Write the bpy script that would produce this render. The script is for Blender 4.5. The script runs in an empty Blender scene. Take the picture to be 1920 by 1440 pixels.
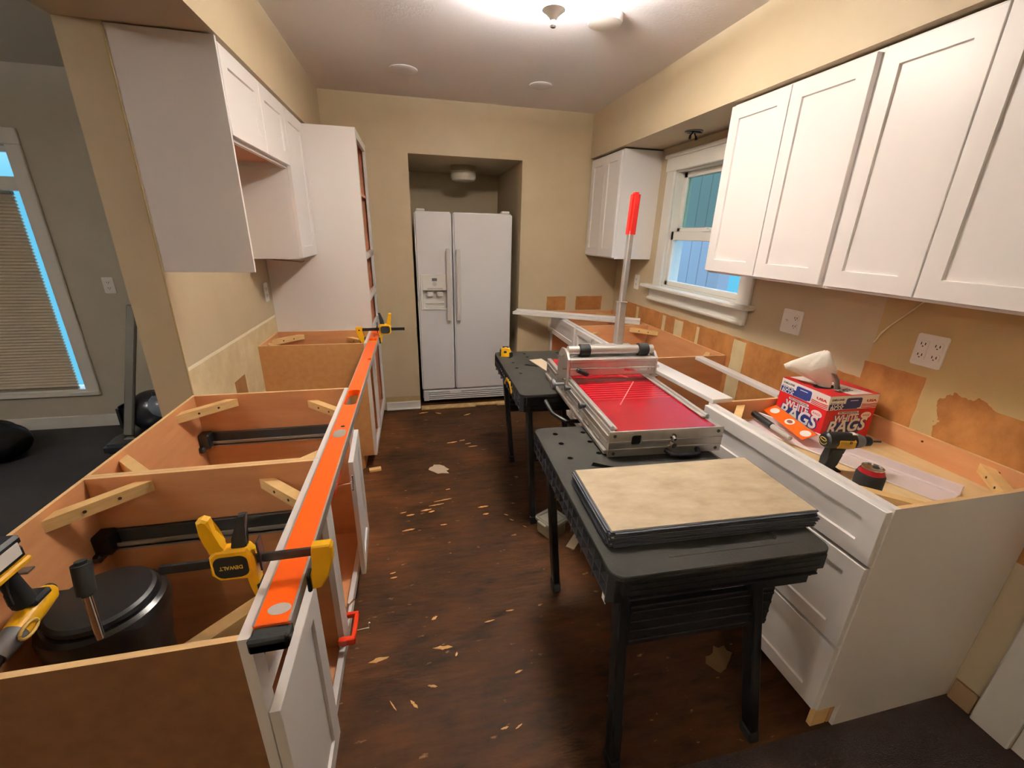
import bpy, bmesh, math, random
from mathutils import Matrix, Vector
random.seed(7)
S = bpy.context.scene
COL = S.collection
PI = math.pi

# ------------------------------------------------------------------ camera
cam_d = bpy.data.cameras.new('camera')
cam = bpy.data.objects.new('camera', cam_d)
COL.objects.link(cam)
cam_d.sensor_width = 36.0
cam_d.lens = 36.0 * 790.28 / 1920.0
cam_d.clip_start = 0.02
_F = Vector((0.21351587, 0.91721973, -0.33633158))
_R = Vector((0.97560476, -0.21818045, 0.02434409))
_U = Vector((0.0510521, 0.33332454, 0.94142893))
cam.matrix_world = Matrix(((_R.x, _U.x, -_F.x, 0), (_R.y, _U.y, -_F.y, 0), (_R.z, _U.z, -_F.z, 1.53306), (0, 0, 0, 1)))
S.camera = cam

# ------------------------------------------------------------------ world, exposure
S.view_settings.view_transform = 'Standard'
S.view_settings.look = 'None'
S.view_settings.exposure = 0.76
S.view_settings.gamma = 1.0
S.view_settings.use_curve_mapping = False
world = bpy.data.worlds.new('world')
S.world = world
world.use_nodes = True
bg = world.node_tree.nodes['Background']
_wt = world.node_tree
_tc = _wt.nodes.new('ShaderNodeTexCoord')
_sx = _wt.nodes.new('ShaderNodeSeparateXYZ')
_rp = _wt.nodes.new('ShaderNodeValToRGB')
_rp.color_ramp.elements[0].position = 0.04
_rp.color_ramp.elements[0].color = (0.055, 0.20, 0.29, 1)     # hazy blue-green horizon
_rp.color_ramp.elements[1].position = 0.45
_rp.color_ramp.elements[1].color = (0.50, 0.72, 1.0, 1)       # bright sky overhead
_wt.links.new(_tc.outputs['Generated'], _sx.inputs[0])
_wt.links.new(_sx.outputs[2], _rp.inputs[0])
_wt.links.new(_rp.outputs[0], bg.inputs[0])
bg.inputs[1].default_value = 1.9

LAMP_W = 86.0          # kitchen ceiling lamp, per bulb (two bulbs)
REAR_FILL_W = 52.0        # added fill lamp behind the camera
LEFT_FILL_W = 95.0  # added fill lamp in the left room
DOWN = 1.7             # downward share of each fixture, times the bulb power
WARM = (1.0, 0.99, 1.06)
WARM2 = (1.0, 0.88, 0.76)


# ------------------------------------------------------------------ materials
def lin(c):
    return tuple((x / 255 / 12.92) if x / 255 <= 0.04045 else ((x / 255 + 0.055) / 1.055) ** 2.4 for x in c)


MATS = {}


def mat(name, rgb, rough=0.5, metal=0.0, var=0.0, scale=8.0, stretch=(1, 1, 1), rgb2=None, bump=0.0, bscale=60.0, spec=0.5, emit=None, estr=0.0):
    if name in MATS:
        return MATS[name]
    m = bpy.data.materials.new(name)
    m.use_nodes = True
    nt = m.node_tree
    p = nt.nodes['Principled BSDF']
    a = lin(rgb)
    p.inputs['Base Color'].default_value = (*a, 1)
    p.inputs['Roughness'].default_value = rough
    p.inputs['Metallic'].default_value = metal
    p.inputs['Specular IOR Level'].default_value = spec
    if var or rgb2 or bump:
        tc = nt.nodes.new('ShaderNodeTexCoord')
        mp = nt.nodes.new('ShaderNodeMapping')
        mp.inputs['Scale'].default_value = stretch
        nt.links.new(tc.outputs['Object'], mp.inputs['Vector'])
    if var or rgb2:
        n = nt.nodes.new('ShaderNodeTexNoise')
        n.inputs['Scale'].default_value = scale
        n.inputs['Detail'].default_value = 6
        n.inputs['Roughness'].default_value = 0.6
        nt.links.new(mp.outputs[0], n.inputs['Vector'])
        r = nt.nodes.new('ShaderNodeValToRGB')
        b = lin(rgb2) if rgb2 else tuple(x * (1 - var) for x in a)
        r.color_ramp.elements[0].position = 0.3
        r.color_ramp.elements[1].position = 0.7
        r.color_ramp.elements[0].color = (*b, 1)
        r.color_ramp.elements[1].color = (*a, 1)
        nt.links.new(n.outputs['Fac'], r.inputs[0])
        nt.links.new(r.outputs[0], p.inputs['Base Color'])
    if bump:
        n2 = nt.nodes.new('ShaderNodeTexNoise')
        n2.inputs['Scale'].default_value = bscale
        n2.inputs['Detail'].default_value = 4
        nt.links.new(mp.outputs[0], n2.inputs['Vector'])
        bp_ = nt.nodes.new('ShaderNodeBump')
        bp_.inputs['Strength'].default_value = bump
        bp_.inputs['Distance'].default_value = 0.01
        nt.links.new(n2.outputs['Fac'], bp_.inputs['Height'])
        nt.links.new(bp_.outputs[0], p.inputs['Normal'])
    if emit:
        p.inputs['Emission Color'].default_value = (*lin(emit), 1)
        p.inputs['Emission Strength'].default_value = estr
    MATS[name] = m
    return m


def glass_mat(name, tint, gloss=0.08):
    m = bpy.data.materials.new(name)
    m.use_nodes = True
    nt = m.node_tree
    nt.nodes.clear()
    o = nt.nodes.new('ShaderNodeOutputMaterial')
    t = nt.nodes.new('ShaderNodeBsdfTransparent')
    t.inputs[0].default_value = (*tint, 1)
    g = nt.nodes.new('ShaderNodeBsdfGlossy')
    g.inputs['Roughness'].default_value = 0.03
    mx = nt.nodes.new('ShaderNodeMixShader')
    lw = nt.nodes.new('ShaderNodeLayerWeight')
    lw.inputs[0].default_value = 0.35
    pw = nt.nodes.new('ShaderNodeMath')
    pw.operation = 'POWER'
    pw.inputs[1].default_value = 4.0
    nt.links.new(lw.outputs['Facing'], pw.inputs[0])
    nt.links.new(pw.outputs[0], mx.inputs[0])
    nt.links.new(t.outputs[0], mx.inputs[1])
    nt.links.new(g.outputs[0], mx.inputs[2])
    nt.links.new(mx.outputs[0], o.inputs[0])
    MATS[name] = m
    return m


class NT:
    """small helper for procedural wall masks"""
    def __init__(self, name, rough=0.75, amp=0.012):
        self.m = bpy.data.materials.new(name)
        self.m.use_nodes = True
        self.t = self.m.node_tree
        self.p = self.t.nodes['Principled BSDF']
        self.p.inputs['Roughness'].default_value = rough
        self.p.inputs['Specular IOR Level'].default_value = 0.3
        tc = self.t.nodes.new('ShaderNodeTexCoord')
        self.co = tc.outputs['Object']
        n = self.t.nodes.new('ShaderNodeTexNoise')
        n.inputs['Scale'].default_value = 14
        n.inputs['Detail'].default_value = 5
        self.t.links.new(self.co, n.inputs['Vector'])
        sub = self.vm('SUBTRACT', n.outputs['Color'], (0.5, 0.5, 0.5))
        sc = self.vm('SCALE', sub, None, amp)
        self.dist = self.vm('ADD', self.co, sc)
        sep = self.t.nodes.new('ShaderNodeSeparateXYZ')
        self.t.links.new(self.dist, sep.inputs[0])
        self.x, self.y, self.z = sep.outputs

    def vm(self, op, a, b=None, s=None):
        n = self.t.nodes.new('ShaderNodeVectorMath')
        n.operation = op
        self.t.links.new(a, n.inputs[0])
        if b is not None:
            if isinstance(b, tuple):
                n.inputs[1].default_value = b
            else:
                self.t.links.new(b, n.inputs[1])
        if s is not None:
            n.inputs['Scale'].default_value = s
        return n.outputs[0]

    def mth(self, op, a, b):
        n = self.t.nodes.new('ShaderNodeMath')
        n.operation = op
        for i, v in enumerate((a, b)):
            if isinstance(v, (int, float)):
                n.inputs[i].default_value = v
            else:
                self.t.links.new(v, n.inputs[i])
        return n.outputs[0]

    def rect(self, u, v, u0, u1, v0, v1):
        a = self.mth('MULTIPLY', self.mth('GREATER_THAN', u, u0), self.mth('LESS_THAN', u, u1))
        b = self.mth('MULTIPLY', self.mth('GREATER_THAN', v, v0), self.mth('LESS_THAN', v, v1))
        return self.mth('MULTIPLY', a, b)

    def disc(self, u, v, cu, cv, r):
        du = self.mth('SUBTRACT', u, cu)
        dv = self.mth('SUBTRACT', v, cv)
        d = self.mth('ADD', self.mth('MULTIPLY', du, du), self.mth('MULTIPLY', dv, dv))
        return self.mth('LESS_THAN', d, r * r)

    def ncol(self, c1, c2, scale=6, stretch=(1, 1, 1)):
        mp = self.t.nodes.new('ShaderNodeMapping')
        mp.inputs['Scale'].default_value = stretch
        self.t.links.new(self.co, mp.inputs['Vector'])
        n = self.t.nodes.new('ShaderNodeTexNoise')
        n.inputs['Scale'].default_value = scale
        n.inputs['Detail'].default_value = 6
        n.inputs['Roughness'].default_value = 0.65
        self.t.links.new(mp.outputs[0], n.inputs['Vector'])
        r = self.t.nodes.new('ShaderNodeValToRGB')
        r.color_ramp.elements[0].position = 0.35
        r.color_ramp.elements[1].position = 0.68
        r.color_ramp.elements[0].color = (*lin(c1), 1)
        r.color_ramp.elements[1].color = (*lin(c2), 1)
        self.t.links.new(n.outputs['Fac'], r.inputs[0])
        return r.outputs[0]

    def mix(self, fac, a, b):
        n = self.t.nodes.new('ShaderNodeMix')
        n.data_type = 'RGBA'
        self.t.links.new(fac, n.inputs[0])
        self.t.links.new(a, n.inputs[6])
        self.t.links.new(b, n.inputs[7])
        return n.outputs[2]

    def out(self, c):
        self.t.links.new(c, self.p.inputs['Base Color'])
        return self.m

    def bump(self, scale, strength, stretch=(1, 1, 1)):
        mp = self.t.nodes.new('ShaderNodeMapping')
        mp.inputs['Scale'].default_value = stretch
        self.t.links.new(self.co, mp.inputs['Vector'])
        n = self.t.nodes.new('ShaderNodeTexNoise')
        n.inputs['Scale'].default_value = scale
        n.inputs['Detail'].default_value = 5
        self.t.links.new(mp.outputs[0], n.inputs['Vector'])
        b = self.t.nodes.new('ShaderNodeBump')
        b.inputs['Strength'].default_value = strength
        b.inputs['Distance'].default_value = 0.02
        self.t.links.new(n.outputs['Fac'], b.inputs['Height'])
        self.t.links.new(b.outputs[0], self.p.inputs['Normal'])


PAINT1, PAINT2 = (198, 180, 150), (191, 173, 142)
PAPER1, PAPER2 = (150, 96, 48), (190, 132, 74)
wall_paint = mat('wall_paint', PAINT1, 0.6, rgb2=PAINT2, scale=3, bump=0.05, bscale=180)
dining_paint = mat('dining_paint', (190, 182, 164), 0.7, rgb2=(182, 174, 156), scale=3)
ceil_paint = mat('ceiling_paint', (234, 229, 226), 0.85, var=0.03, scale=3, bump=0.08, bscale=90)
white_cab = mat('cabinet_white', (236, 231, 229), 0.38, var=0.01, scale=4)
white_trim = mat('trim_white', (228, 224, 216), 0.4, var=0.02, scale=6)
maple = mat('cabinet_interior_maple', (220, 160, 112), 0.5, rgb2=(204, 142, 94), scale=3, stretch=(1, 1, 6))
mdf_brown = mat('raw_brown_board', (206, 152, 96), 0.6, rgb2=(194, 138, 82), scale=30)
raw_edge = mat('raw_plywood_edge', (232, 196, 146), 0.6, rgb2=(218, 176, 122), scale=20, stretch=(1, 6, 1))
pine = mat('pine_block', (234, 200, 142), 0.55, rgb2=(210, 166, 104), scale=9, stretch=(1, 1, 7))
plywood = mat('light_plywood', (240, 214, 166), 0.55, rgb2=(226, 194, 140), scale=4, stretch=(6, 1, 1))
pink_in = mat('tall_cabinet_interior', (206, 140, 104), 0.5, rgb2=(192, 124, 90), scale=3, stretch=(1, 1, 5))
steel = mat('zinc_steel', (150, 152, 152), 0.35, 0.9, var=0.15, scale=12)
dark_steel = mat('dark_drawer_rail', (74, 74, 74), 0.45, 0.3, var=0.2, scale=12)
rail_steel = mat('pale_rail_steel', (168, 164, 156), 0.4, 0.35, var=0.12, scale=14)
alu = mat('brushed_aluminium', (212, 208, 204), 0.42, 0.8, var=0.12, scale=30, stretch=(1, 12, 1))
chrome = mat('chrome', (225, 222, 220), 0.12, 1.0)
black_plastic = mat('black_plastic', (26, 26, 28), 0.45, var=0.25, scale=20)
bench_plastic = mat('scuffed_black_bench_plastic', (44, 41, 36), 0.75, rgb2=(24, 23, 20), scale=5, bump=0.08, bscale=160, spec=0.25)
bench_under = mat('black_bench_plastic', (24, 24, 26), 0.4, var=0.2, scale=10)
bench_rib = mat('grey_black_ribs', (66, 66, 72), 0.4, var=0.2, scale=20)
rubber = mat('black_rubber', (22, 22, 22), 0.75)
dw_yellow = mat('tool_yellow', (246, 186, 20), 0.4, var=0.05, scale=20)
orange = mat('orange_powder_coat', (255, 98, 2), 0.35, var=0.04, scale=5)
orange_red = mat('orange_red_paint', (236, 62, 20), 0.35, var=0.08, scale=30)
red_plate = mat('red_cutting_table', (146, 9, 24), 0.25, var=0.12, scale=3)
red_grip = mat('red_rubber_grip', (238, 40, 32), 0.5, bump=0.3, bscale=120)
fridge_white = mat('fridge_white', (232, 230, 232), 0.3, var=0.01, scale=3, bump=0.04, bscale=260)
dark_gap = mat('dark_recess', (18, 17, 16), 0.7)
white_plastic = mat('white_plastic', (236, 232, 226), 0.35)
cloth_white = mat('white_cotton', (246, 240, 230), 0.9, bump=0.15, bscale=90)
box_red = mat('box_red_print', (206, 28, 34), 0.4, var=0.06, scale=20)
print_white = mat('white_print', (246, 243, 238), 0.4)
print_navy = mat('navy_print', (34, 52, 120), 0.4)
print_black = mat('black_print', (20, 20, 22), 0.4)
print_yellow = mat('yellow_print', (230, 190, 70), 0.4)
paper_pink = mat('white_vinyl_moulding', (238, 222, 222), 0.35, var=0.02)
clear_tub = mat('cloudy_plastic', (142, 138, 130), 0.3, var=0.06, scale=10)
tub_fill = mat('beige_putty', (122, 108, 88), 0.5, var=0.2, scale=30)
bag_black = mat('black_bag_plastic', (16, 16, 19), 0.4, bump=0.6, bscale=14)
vac_dark = mat('dark_vacuum_plastic', (34, 36, 42), 0.3)
vac_grey = mat('grey_vacuum_plastic', (120, 118, 110), 0.45)
vac_blue = mat('smoky_blue_plastic', (112, 124, 140), 0.2)
tile_top = mat('beige_stone_vinyl', (198, 180, 152), 0.55, rgb2=(168, 148, 118), scale=9, stretch=(1, 2.2, 1))
tile_core = mat('tile_core_grey', (60, 62, 70), 0.6)
splinter = mat('pale_wood_splinter', (226, 182, 116), 0.7, rgb2=(196, 146, 84), scale=40)
paper_scrap_m = mat('grey_white_paper', (186, 172, 150), 0.8, var=0.1, scale=40)
blind_m = mat('cream_blind_fabric', (222, 208, 188), 0.85, var=0.04, scale=30)
grey_grip = mat('grey_tool_plastic', (110, 110, 112), 0.45)
can_red = mat('red_can', (186, 34, 44), 0.25, 0.4)
siding = mat('grey_blue_siding', (184, 182, 192), 0.6, var=0.05, scale=4, stretch=(1, 1, 0.3))
deck_m = mat('grey_deck', (120, 118, 112), 0.8)
grey_board = mat('grey_board', (152, 142, 126), 0.6)
glass_clear = glass_mat('window_glass', (0.93, 0.97, 0.98))
glass_teal = glass_mat('teal_tinted_glass', (0.62, 0.70, 0.60))  # upper pane, tinted teal all over
clear_pack = glass_mat('clear_packaging', (0.86, 0.84, 0.82))
screw_m = mat('screw_hole_dark', (60, 36, 20), 0.7)
groove_m = mat('groove_pink_highlight', (240, 120, 120), 0.3)

# floor material -----------------------------------------------------------
def make_floor_mat():
    n = NT('stripped_subfloor', 0.62)
    base = n.ncol((18, 11, 6), (72, 42, 20), 3.2, (1, 2.2, 1))
    fine = n.ncol((24, 14, 7), (80, 48, 24), 14, (0.6, 2.4, 1))
    half = n.t.nodes.new('ShaderNodeValue')
    half.outputs[0].default_value = 0.45
    c = n.mix(half.outputs[0], base, fine)
    # worn orange-brown wood near the left cabinets and in patches
    np_ = n.t.nodes.new('ShaderNodeTexNoise')
    np_.inputs['Scale'].default_value = 2.1
    np_.inputs['Detail'].default_value = 7
    n.t.links.new(n.co, np_.inputs['Vector'])
    edge = n.mth('MULTIPLY', n.mth('SUBTRACT', 0.05, n.x), 0.55)
    edge = n.mth('MAXIMUM', edge, 0.0)
    pm = n.mth('ADD', np_.outputs['Fac'], edge)
    ramp = n.t.nodes.new('ShaderNodeValToRGB')
    ramp.color_ramp.elements[0].position = 0.55
    ramp.color_ramp.elements[1].position = 0.78
    n.t.links.new(pm, ramp.inputs[0])
    wood = n.ncol((66, 38, 18), (104, 63, 33), 9, (0.5, 3, 1))
    c = n.mix(ramp.outputs[0], c, wood)
    # small pale flecks of torn backing
    v = n.t.nodes.new('ShaderNodeTexNoise')
    v.inputs['Scale'].default_value = 24
    v.inputs['Detail'].default_value = 5
    mp = n.t.nodes.new('ShaderNodeMapping')
    mp.inputs['Scale'].default_value = (0.6, 1.5, 1)
    n.t.links.new(n.co, mp.inputs['Vector'])
    n.t.links.new(mp.outputs[0], v.inputs['Vector'])
    r2 = n.t.nodes.new('ShaderNodeValToRGB')
    r2.color_ramp.elements[0].position = 0.67
    r2.color_ramp.elements[1].position = 0.73
    n.t.links.new(v.outputs['Fac'], r2.inputs[0])
    fl = n.ncol((96, 72, 46), (146, 116, 80), 30)
    c = n.mix(r2.outputs[0], c, fl)
    n.p.inputs['Specular IOR Level'].default_value = 0.12
    n.bump(9, 0.35, (0.6, 2, 1))
    return n.out(c)


floor_m = make_floor_mat()
carpet_m = mat('brown_carpet', (60, 42, 36), 0.95, rgb2=(44, 30, 26), scale=160, bump=0.5, bscale=300)
dining_floor_m = mat('dark_dusty_floor', (34, 31, 31), 0.75, rgb2=(52, 49, 48), scale=2.0, stretch=(1, 2, 1), bump=0.1, bscale=60)


def right_wall_mat():
    n = NT('right_wall_stripped', 0.7)
    paint = n.ncol(PAINT2, PAINT1, 3)
    under_shade = n.ncol((188, 160, 112), (198, 172, 124), 3)       # darker, yellower tone painting in the shadow under the wall cabinets
    paper = n.ncol(PAPER1, PAPER2, 5, (1, 1.5, 1))
    smear = n.ncol((196, 178, 138), (212, 196, 158), 8)
    c = n.mix(n.rect(n.y, n.z, 0.4, 1.303, 0.85, 1.5), paint, under_shade)
    c = n.mix(n.rect(n.y, n.z, 1.31, 3.46, 0.60, 1.0), c, paper)
    c = n.mix(n.rect(n.y, n.z, 1.085, 1.312, 0.60, 1.075), c, paper)
    big = n.t.nodes.new('ShaderNodeTexNoise')
    big.inputs['Scale'].default_value = 7
    big.inputs['Detail'].default_value = 4
    n.t.links.new(n.co, big.inputs['Vector'])
    wob = n.mth('MULTIPLY', n.mth('SUBTRACT', big.outputs['Fac'], 0.5), 0.22)
    c = n.mix(n.disc(n.mth('ADD', n.y, wob), n.mth('ADD', n.z, wob), 0.90, 0.93, 0.115), c, paper)
    c = n.mix(n.rect(n.y, n.z, 0.45, 0.93, 0.60, 1.03), c, paper)
    for a, b in ((1.96, 2.06), (2.56, 2.66), (2.78, 2.82), (3.18, 3.22), (2.38, 2.41)):
        c = n.mix(n.rect(n.y, n.z, a, b, 0.60, 0.985), c, smear)
    c = n.mix(n.rect(n.y, n.z, 0.2, 0.68, 0.0, 0.09), c, paper)
    return n.out(c)


def back_wall_mat():
    n = NT('back_wall_stripped', 0.45)
    c = n.ncol(PAINT2, PAINT1, 3)
    paper = n.ncol(PAPER1, PAPER2, 5)
    c = n.mix(n.rect(n.x, n.z, 1.155, 1.335, 0.883, 1.008), c, paper)
    c = n.mix(n.rect(n.x, n.z, 1.432, 1.685, 0.883, 1.008), c, paper)
    low = n.ncol((172, 150, 104), (186, 164, 118), 8)
    c = n.mix(n.rect(n.x, n.z, -0.4, 0.0, 0.08, 0.125), c, low)
    return n.out(c)


def left_wall_mat():
    n = NT('left_wall_stripped', 0.7, 0.004)
    c = n.ncol(PAINT2, PAINT1, 3)
    bare = n.ncol((206, 184, 142), (226, 208, 168), 6)
    c = n.mix(n.rect(n.y, n.z, 1.87, 3.05, 0.0, 0.98), c, bare)
    lip = n.ncol((236, 226, 200), (244, 236, 214), 20)
    c = n.mix(n.rect(n.y, n.z, 1.87, 3.05, 0.975, 0.99), c, lip)
    dk = n.ncol((140, 96, 54), (168, 120, 72), 6)
    c = n.mix(n.rect(n.y, n.z, 2.26, 2.40, 0.60, 0.79), c, dk)
    return n.out(c)


right_wall_m = right_wall_mat()
back_wall_m = back_wall_mat()
left_wall_m = left_wall_mat()

# ------------------------------------------------------------------ mesh helper
class MB:
    def __init__(self):
        self.bm = bmesh.new()
        self.mi = 0

    def _merge(self, b, M=None):
        if M is not None:
            bmesh.ops.transform(b, matrix=M, verts=b.verts)
        for f in b.faces:
            f.material_index = self.mi
        me = bpy.data.meshes.new('tmp')
        b.to_mesh(me)
        b.free()
        self.bm.from_mesh(me)
        bpy.data.meshes.remove(me)
        return self

    def box(self, x0, x1, y0, y1, z0, z1, bev=0.0, M=None, seg=1):
        x0, x1 = min(x0, x1), max(x0, x1)
        y0, y1 = min(y0, y1), max(y0, y1)
        z0, z1 = min(z0, z1), max(z0, z1)
        b = bmesh.new()
        bmesh.ops.create_cube(b, size=1.0)
        for v in b.verts:
            v.co = Vector(((v.co.x + .5) * (x1 - x0) + x0, (v.co.y + .5) * (y1 - y0) + y0, (v.co.z + .5) * (z1 - z0) + z0))
        if bev > 0:
            bmesh.ops.bevel(b, geom=list(b.edges), offset=bev, segments=seg, affect='EDGES')
        return self._merge(b, M)

    def bar(self, p0, p1, w, h, bev=0.0, up=(0, 0, 1), seg=1):
        p0, p1 = Vector(p0), Vector(p1)
        d = p1 - p0
        L = d.length
        y = d.normalized()
        u = Vector(up)
        if abs(y.dot(u)) > 0.98:
            u = Vector((1, 0, 0))
        x = y.cross(u).normalized()
        z = x.cross(y)
        M = Matrix(((x.x, y.x, z.x, p0.x), (x.y, y.y, z.y, p0.y), (x.z, y.z, z.z, p0.z), (0, 0, 0, 1)))
        return self.box(-w / 2, w / 2, 0, L, -h / 2, h / 2, bev, M, seg)

    def cyl(self, p0, p1, r, r2=None, seg=24, bev=0.0):
        p0, p1 = Vector(p0), Vector(p1)
        d = p1 - p0
        b = bmesh.new()
        bmesh.ops.create_cone(b, cap_ends=True, segments=seg, radius1=r, radius2=r if r2 is None else r2, depth=d.length)
        if bev > 0:
            es = [e for e in b.edges if abs(e.verts[0].co.z - e.verts[1].co.z) < 1e-6]
            bmesh.ops.bevel(b, geom=es, offset=bev, segments=2, affect='EDGES')
        q = d.to_track_quat('Z', 'Y').to_matrix().to_4x4()
        return self._merge(b, Matrix.Translation((p0 + p1) / 2) @ q)

    def sph(self, c, r, sc=(1, 1, 1), seg=20):
        b = bmesh.new()
        bmesh.ops.create_uvsphere(b, u_segments=seg, v_segments=seg // 2, radius=r)
        return self._merge(b, Matrix.Translation(Vector(c)) @ Matrix.Diagonal((*sc, 1)))

    def lathe(self, prof, c=(0, 0, 0), seg=36, M=None):
        b = bmesh.new()
        rings = []
        for r, z in prof:
            if r < 1e-6:
                rings.append([b.verts.new((c[0], c[1], c[2] + z))])
            else:
                rings.append([b.verts.new((c[0] + r * math.cos(2 * PI * k / seg), c[1] + r * math.sin(2 * PI * k / seg), c[2] + z)) for k in range(seg)])
        for a, d in zip(rings, rings[1:]):
            for k in range(seg):
                k2 = (k + 1) % seg
                if len(a) == 1 and len(d) == 1:
                    continue
                if len(a) == 1:
                    b.faces.new((a[0], d[k], d[k2]))
                elif len(d) == 1:
                    b.faces.new((a[k], a[k2], d[0]))
                else:
                    b.faces.new((a[k], a[k2], d[k2], d[k]))
        return self._merge(b, M)

    def prism(self, poly, h, M=None, bev=0.0, seg=1):
        """polygon in local xy, extruded 0..h along z"""
        b = bmesh.new()
        lo = [b.verts.new((x, y, 0)) for x, y in poly]
        hi = [b.verts.new((x, y, h)) for x, y in poly]
        b.faces.new(lo[::-1])
        b.faces.new(hi)
        n = len(poly)
        for k in range(n):
            b.faces.new((lo[k], lo[(k + 1) % n], hi[(k + 1) % n], hi[k]))
        if bev > 0:
            es = [e for e in b.edges if abs(e.verts[0].co.z - e.verts[1].co.z) < 1e-9]
            bmesh.ops.bevel(b, geom=es, offset=bev, segments=seg, affect='EDGES')
        return self._merge(b, M)

    def tube(self, pts, r, seg=10, closed=False):
        pts = [Vector(p) for p in pts]
        n = len(pts)
        b = bmesh.new()
        rings = []
        up = Vector((0, 0, 1))
        for i, p in enumerate(pts):
            if closed:
                t = pts[(i + 1) % n] - pts[i - 1]
            else:
                t = pts[min(i + 1, n - 1)] - pts[max(i - 1, 0)]
            t.normalize()
            u = up if abs(t.dot(up)) < 0.95 else Vector((1, 0, 0))
            x = t.cross(u).normalized()
            y = x.cross(t)
            rr = r[i] if isinstance(r, (list, tuple)) else r
            rings.append([b.verts.new(p + x * rr * math.cos(2 * PI * k / seg) + y * rr * math.sin(2 * PI * k / seg)) for k in range(seg)])
        m = n if closed else n - 1
        for i in range(m):
            a, d = rings[i], rings[(i + 1) % n]
            for k in range(seg):
                b.faces.new((a[k], a[(k + 1) % seg], d[(k + 1) % seg], d[k]))
        if not closed:
            b.faces.new(rings[0][::-1])
            b.faces.new(rings[-1])
        return self._merge(b)

    def shaker(self, w, h, M, t=0.019, rail=0.057, rec=0.008):
        """shaker door: local x width, y height, z outward"""
        b = bmesh.new()

        def ring(ix, z):
            return [b.verts.new(p) for p in ((ix, ix, z), (w - ix, ix, z), (w - ix, h - ix, z), (ix, h - ix, z))]
        bk = ring(0, 0)
        s1 = ring(0, t - 0.0015)
        s2 = ring(0.0015, t)
        i1 = ring(rail, t)
        i2 = ring(rail + 0.002, t - rec)
        b.faces.new(bk[::-1])
        for a, d in ((bk, s1), (s1, s2), (s2, i1), (i1, i2)):
            for k in range(4):
                b.faces.new((a[k], a[(k + 1) % 4], d[(k + 1) % 4], d[k]))
        b.faces.new(i2)
        return self._merge(b, M)

    def build(self, name, m, parent=None, world=False, origin=None, smooth=False, angle=35):
        bmesh.ops.recalc_face_normals(self.bm, faces=self.bm.faces)
        off = None
        if origin is not None:
            off = Vector(origin)
        elif world and parent is not None:
            r = parent
            while r.parent is not None:
                r = r.parent
            off = r.location.copy()
        if off is not None:
            bmesh.ops.translate(self.bm, vec=-off, verts=self.bm.verts)
        me = bpy.data.meshes.new(name)
        self.bm.to_mesh(me)
        self.bm.free()
        for x in (m if isinstance(m, (list, tuple)) else [m]):
            me.materials.append(x)
        if smooth:
            for p in me.polygons:
                p.use_smooth = True
            try:
                me.set_sharp_from_angle(angle=math.radians(angle))
            except Exception:
                pass
        o = bpy.data.objects.new(name, me)
        COL.objects.link(o)
        if parent is not None:
            o.parent = parent
        elif origin is not None:
            o.location = origin
        return o


def tag(o, label=None, cat=None, group=None, kind=None):
    if label:
        o['label'] = label
    if cat:
        o['category'] = cat
    if group:
        o['group'] = group
    if kind:
        o['kind'] = kind
    return o


def thing(name, label, cat, loc=(0, 0, 0), rz=0.0, group=None, rot=None, kind=None):
    o = bpy.data.objects.new(name, None)
    o.empty_display_size = 0.05
    COL.objects.link(o)
    o.location = loc
    o.rotation_euler = rot if rot else (0, 0, rz)
    return tag(o, label, cat, group, kind)


def struct(mb, name, m, label, cat):
    o = mb.build(name, m)
    return tag(o, label, cat, kind='structure')


def dup(o, parent=None):
    c = o.copy()
    COL.objects.link(c)
    if parent is not None:
        c.parent = parent
    for ch in list(o.children):
        dup(ch, c)
    return c


def rrect(x0, x1, y0, y1, r, n=5):
    pts = []
    for cx, cy, a0 in ((x1 - r, y1 - r, 0), (x0 + r, y1 - r, 90), (x0 + r, y0 + r, 180), (x1 - r, y0 + r, 270)):
        for k in range(n + 1):
            a = math.radians(a0 + 90 * k / n)
            pts.append((cx + r * math.cos(a), cy + r * math.sin(a)))
    return pts


def plate_holes(mb, outer, holes, z0, z1, M=None):
    """flat plate with real holes: polygon outlines in local xy"""
    b = bmesh.new()
    es = []
    for lp in [outer] + holes:
        vs = [b.verts.new((x, y, z1)) for x, y in lp]
        es += [b.edges.new((vs[k], vs[(k + 1) % len(vs)])) for k in range(len(vs))]
    bmesh.ops.triangle_fill(b, use_beauty=True, use_dissolve=False, edges=es, normal=(0, 0, 1))
    r = bmesh.ops.extrude_face_region(b, geom=list(b.faces))
    vs = [v for v in r['geom'] if isinstance(v, bmesh.types.BMVert)]
    bmesh.ops.translate(b, vec=(0, 0, z0 - z1), verts=vs)
    mb._merge(b, M)


def circ(x, y, r, n=14):
    return [(x + r * math.cos(2 * PI * k / n), y + r * math.sin(2 * PI * k / n)) for k in range(n)]


def axes(o, x, y, z):
    o, x, y, z = Vector(o), Vector(x), Vector(y), Vector(z)
    return Matrix(((x.x, y.x, z.x, o.x), (x.y, y.y, z.y, o.y), (x.z, y.z, z.z, o.z), (0, 0, 0, 1)))


def boolean(o, cutter_mb, op='DIFFERENCE'):
    c = cutter_mb.build('cutter_tmp', dark_gap)
    md = o.modifiers.new('b', 'BOOLEAN')
    md.operation = op
    md.object = c
    md.solver = 'EXACT'
    dg = bpy.context.evaluated_depsgraph_get()
    me = bpy.data.meshes.new_from_object(o.evaluated_get(dg))
    o.modifiers.clear()
    o.data = me
    bpy.data.objects.remove(c)


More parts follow.
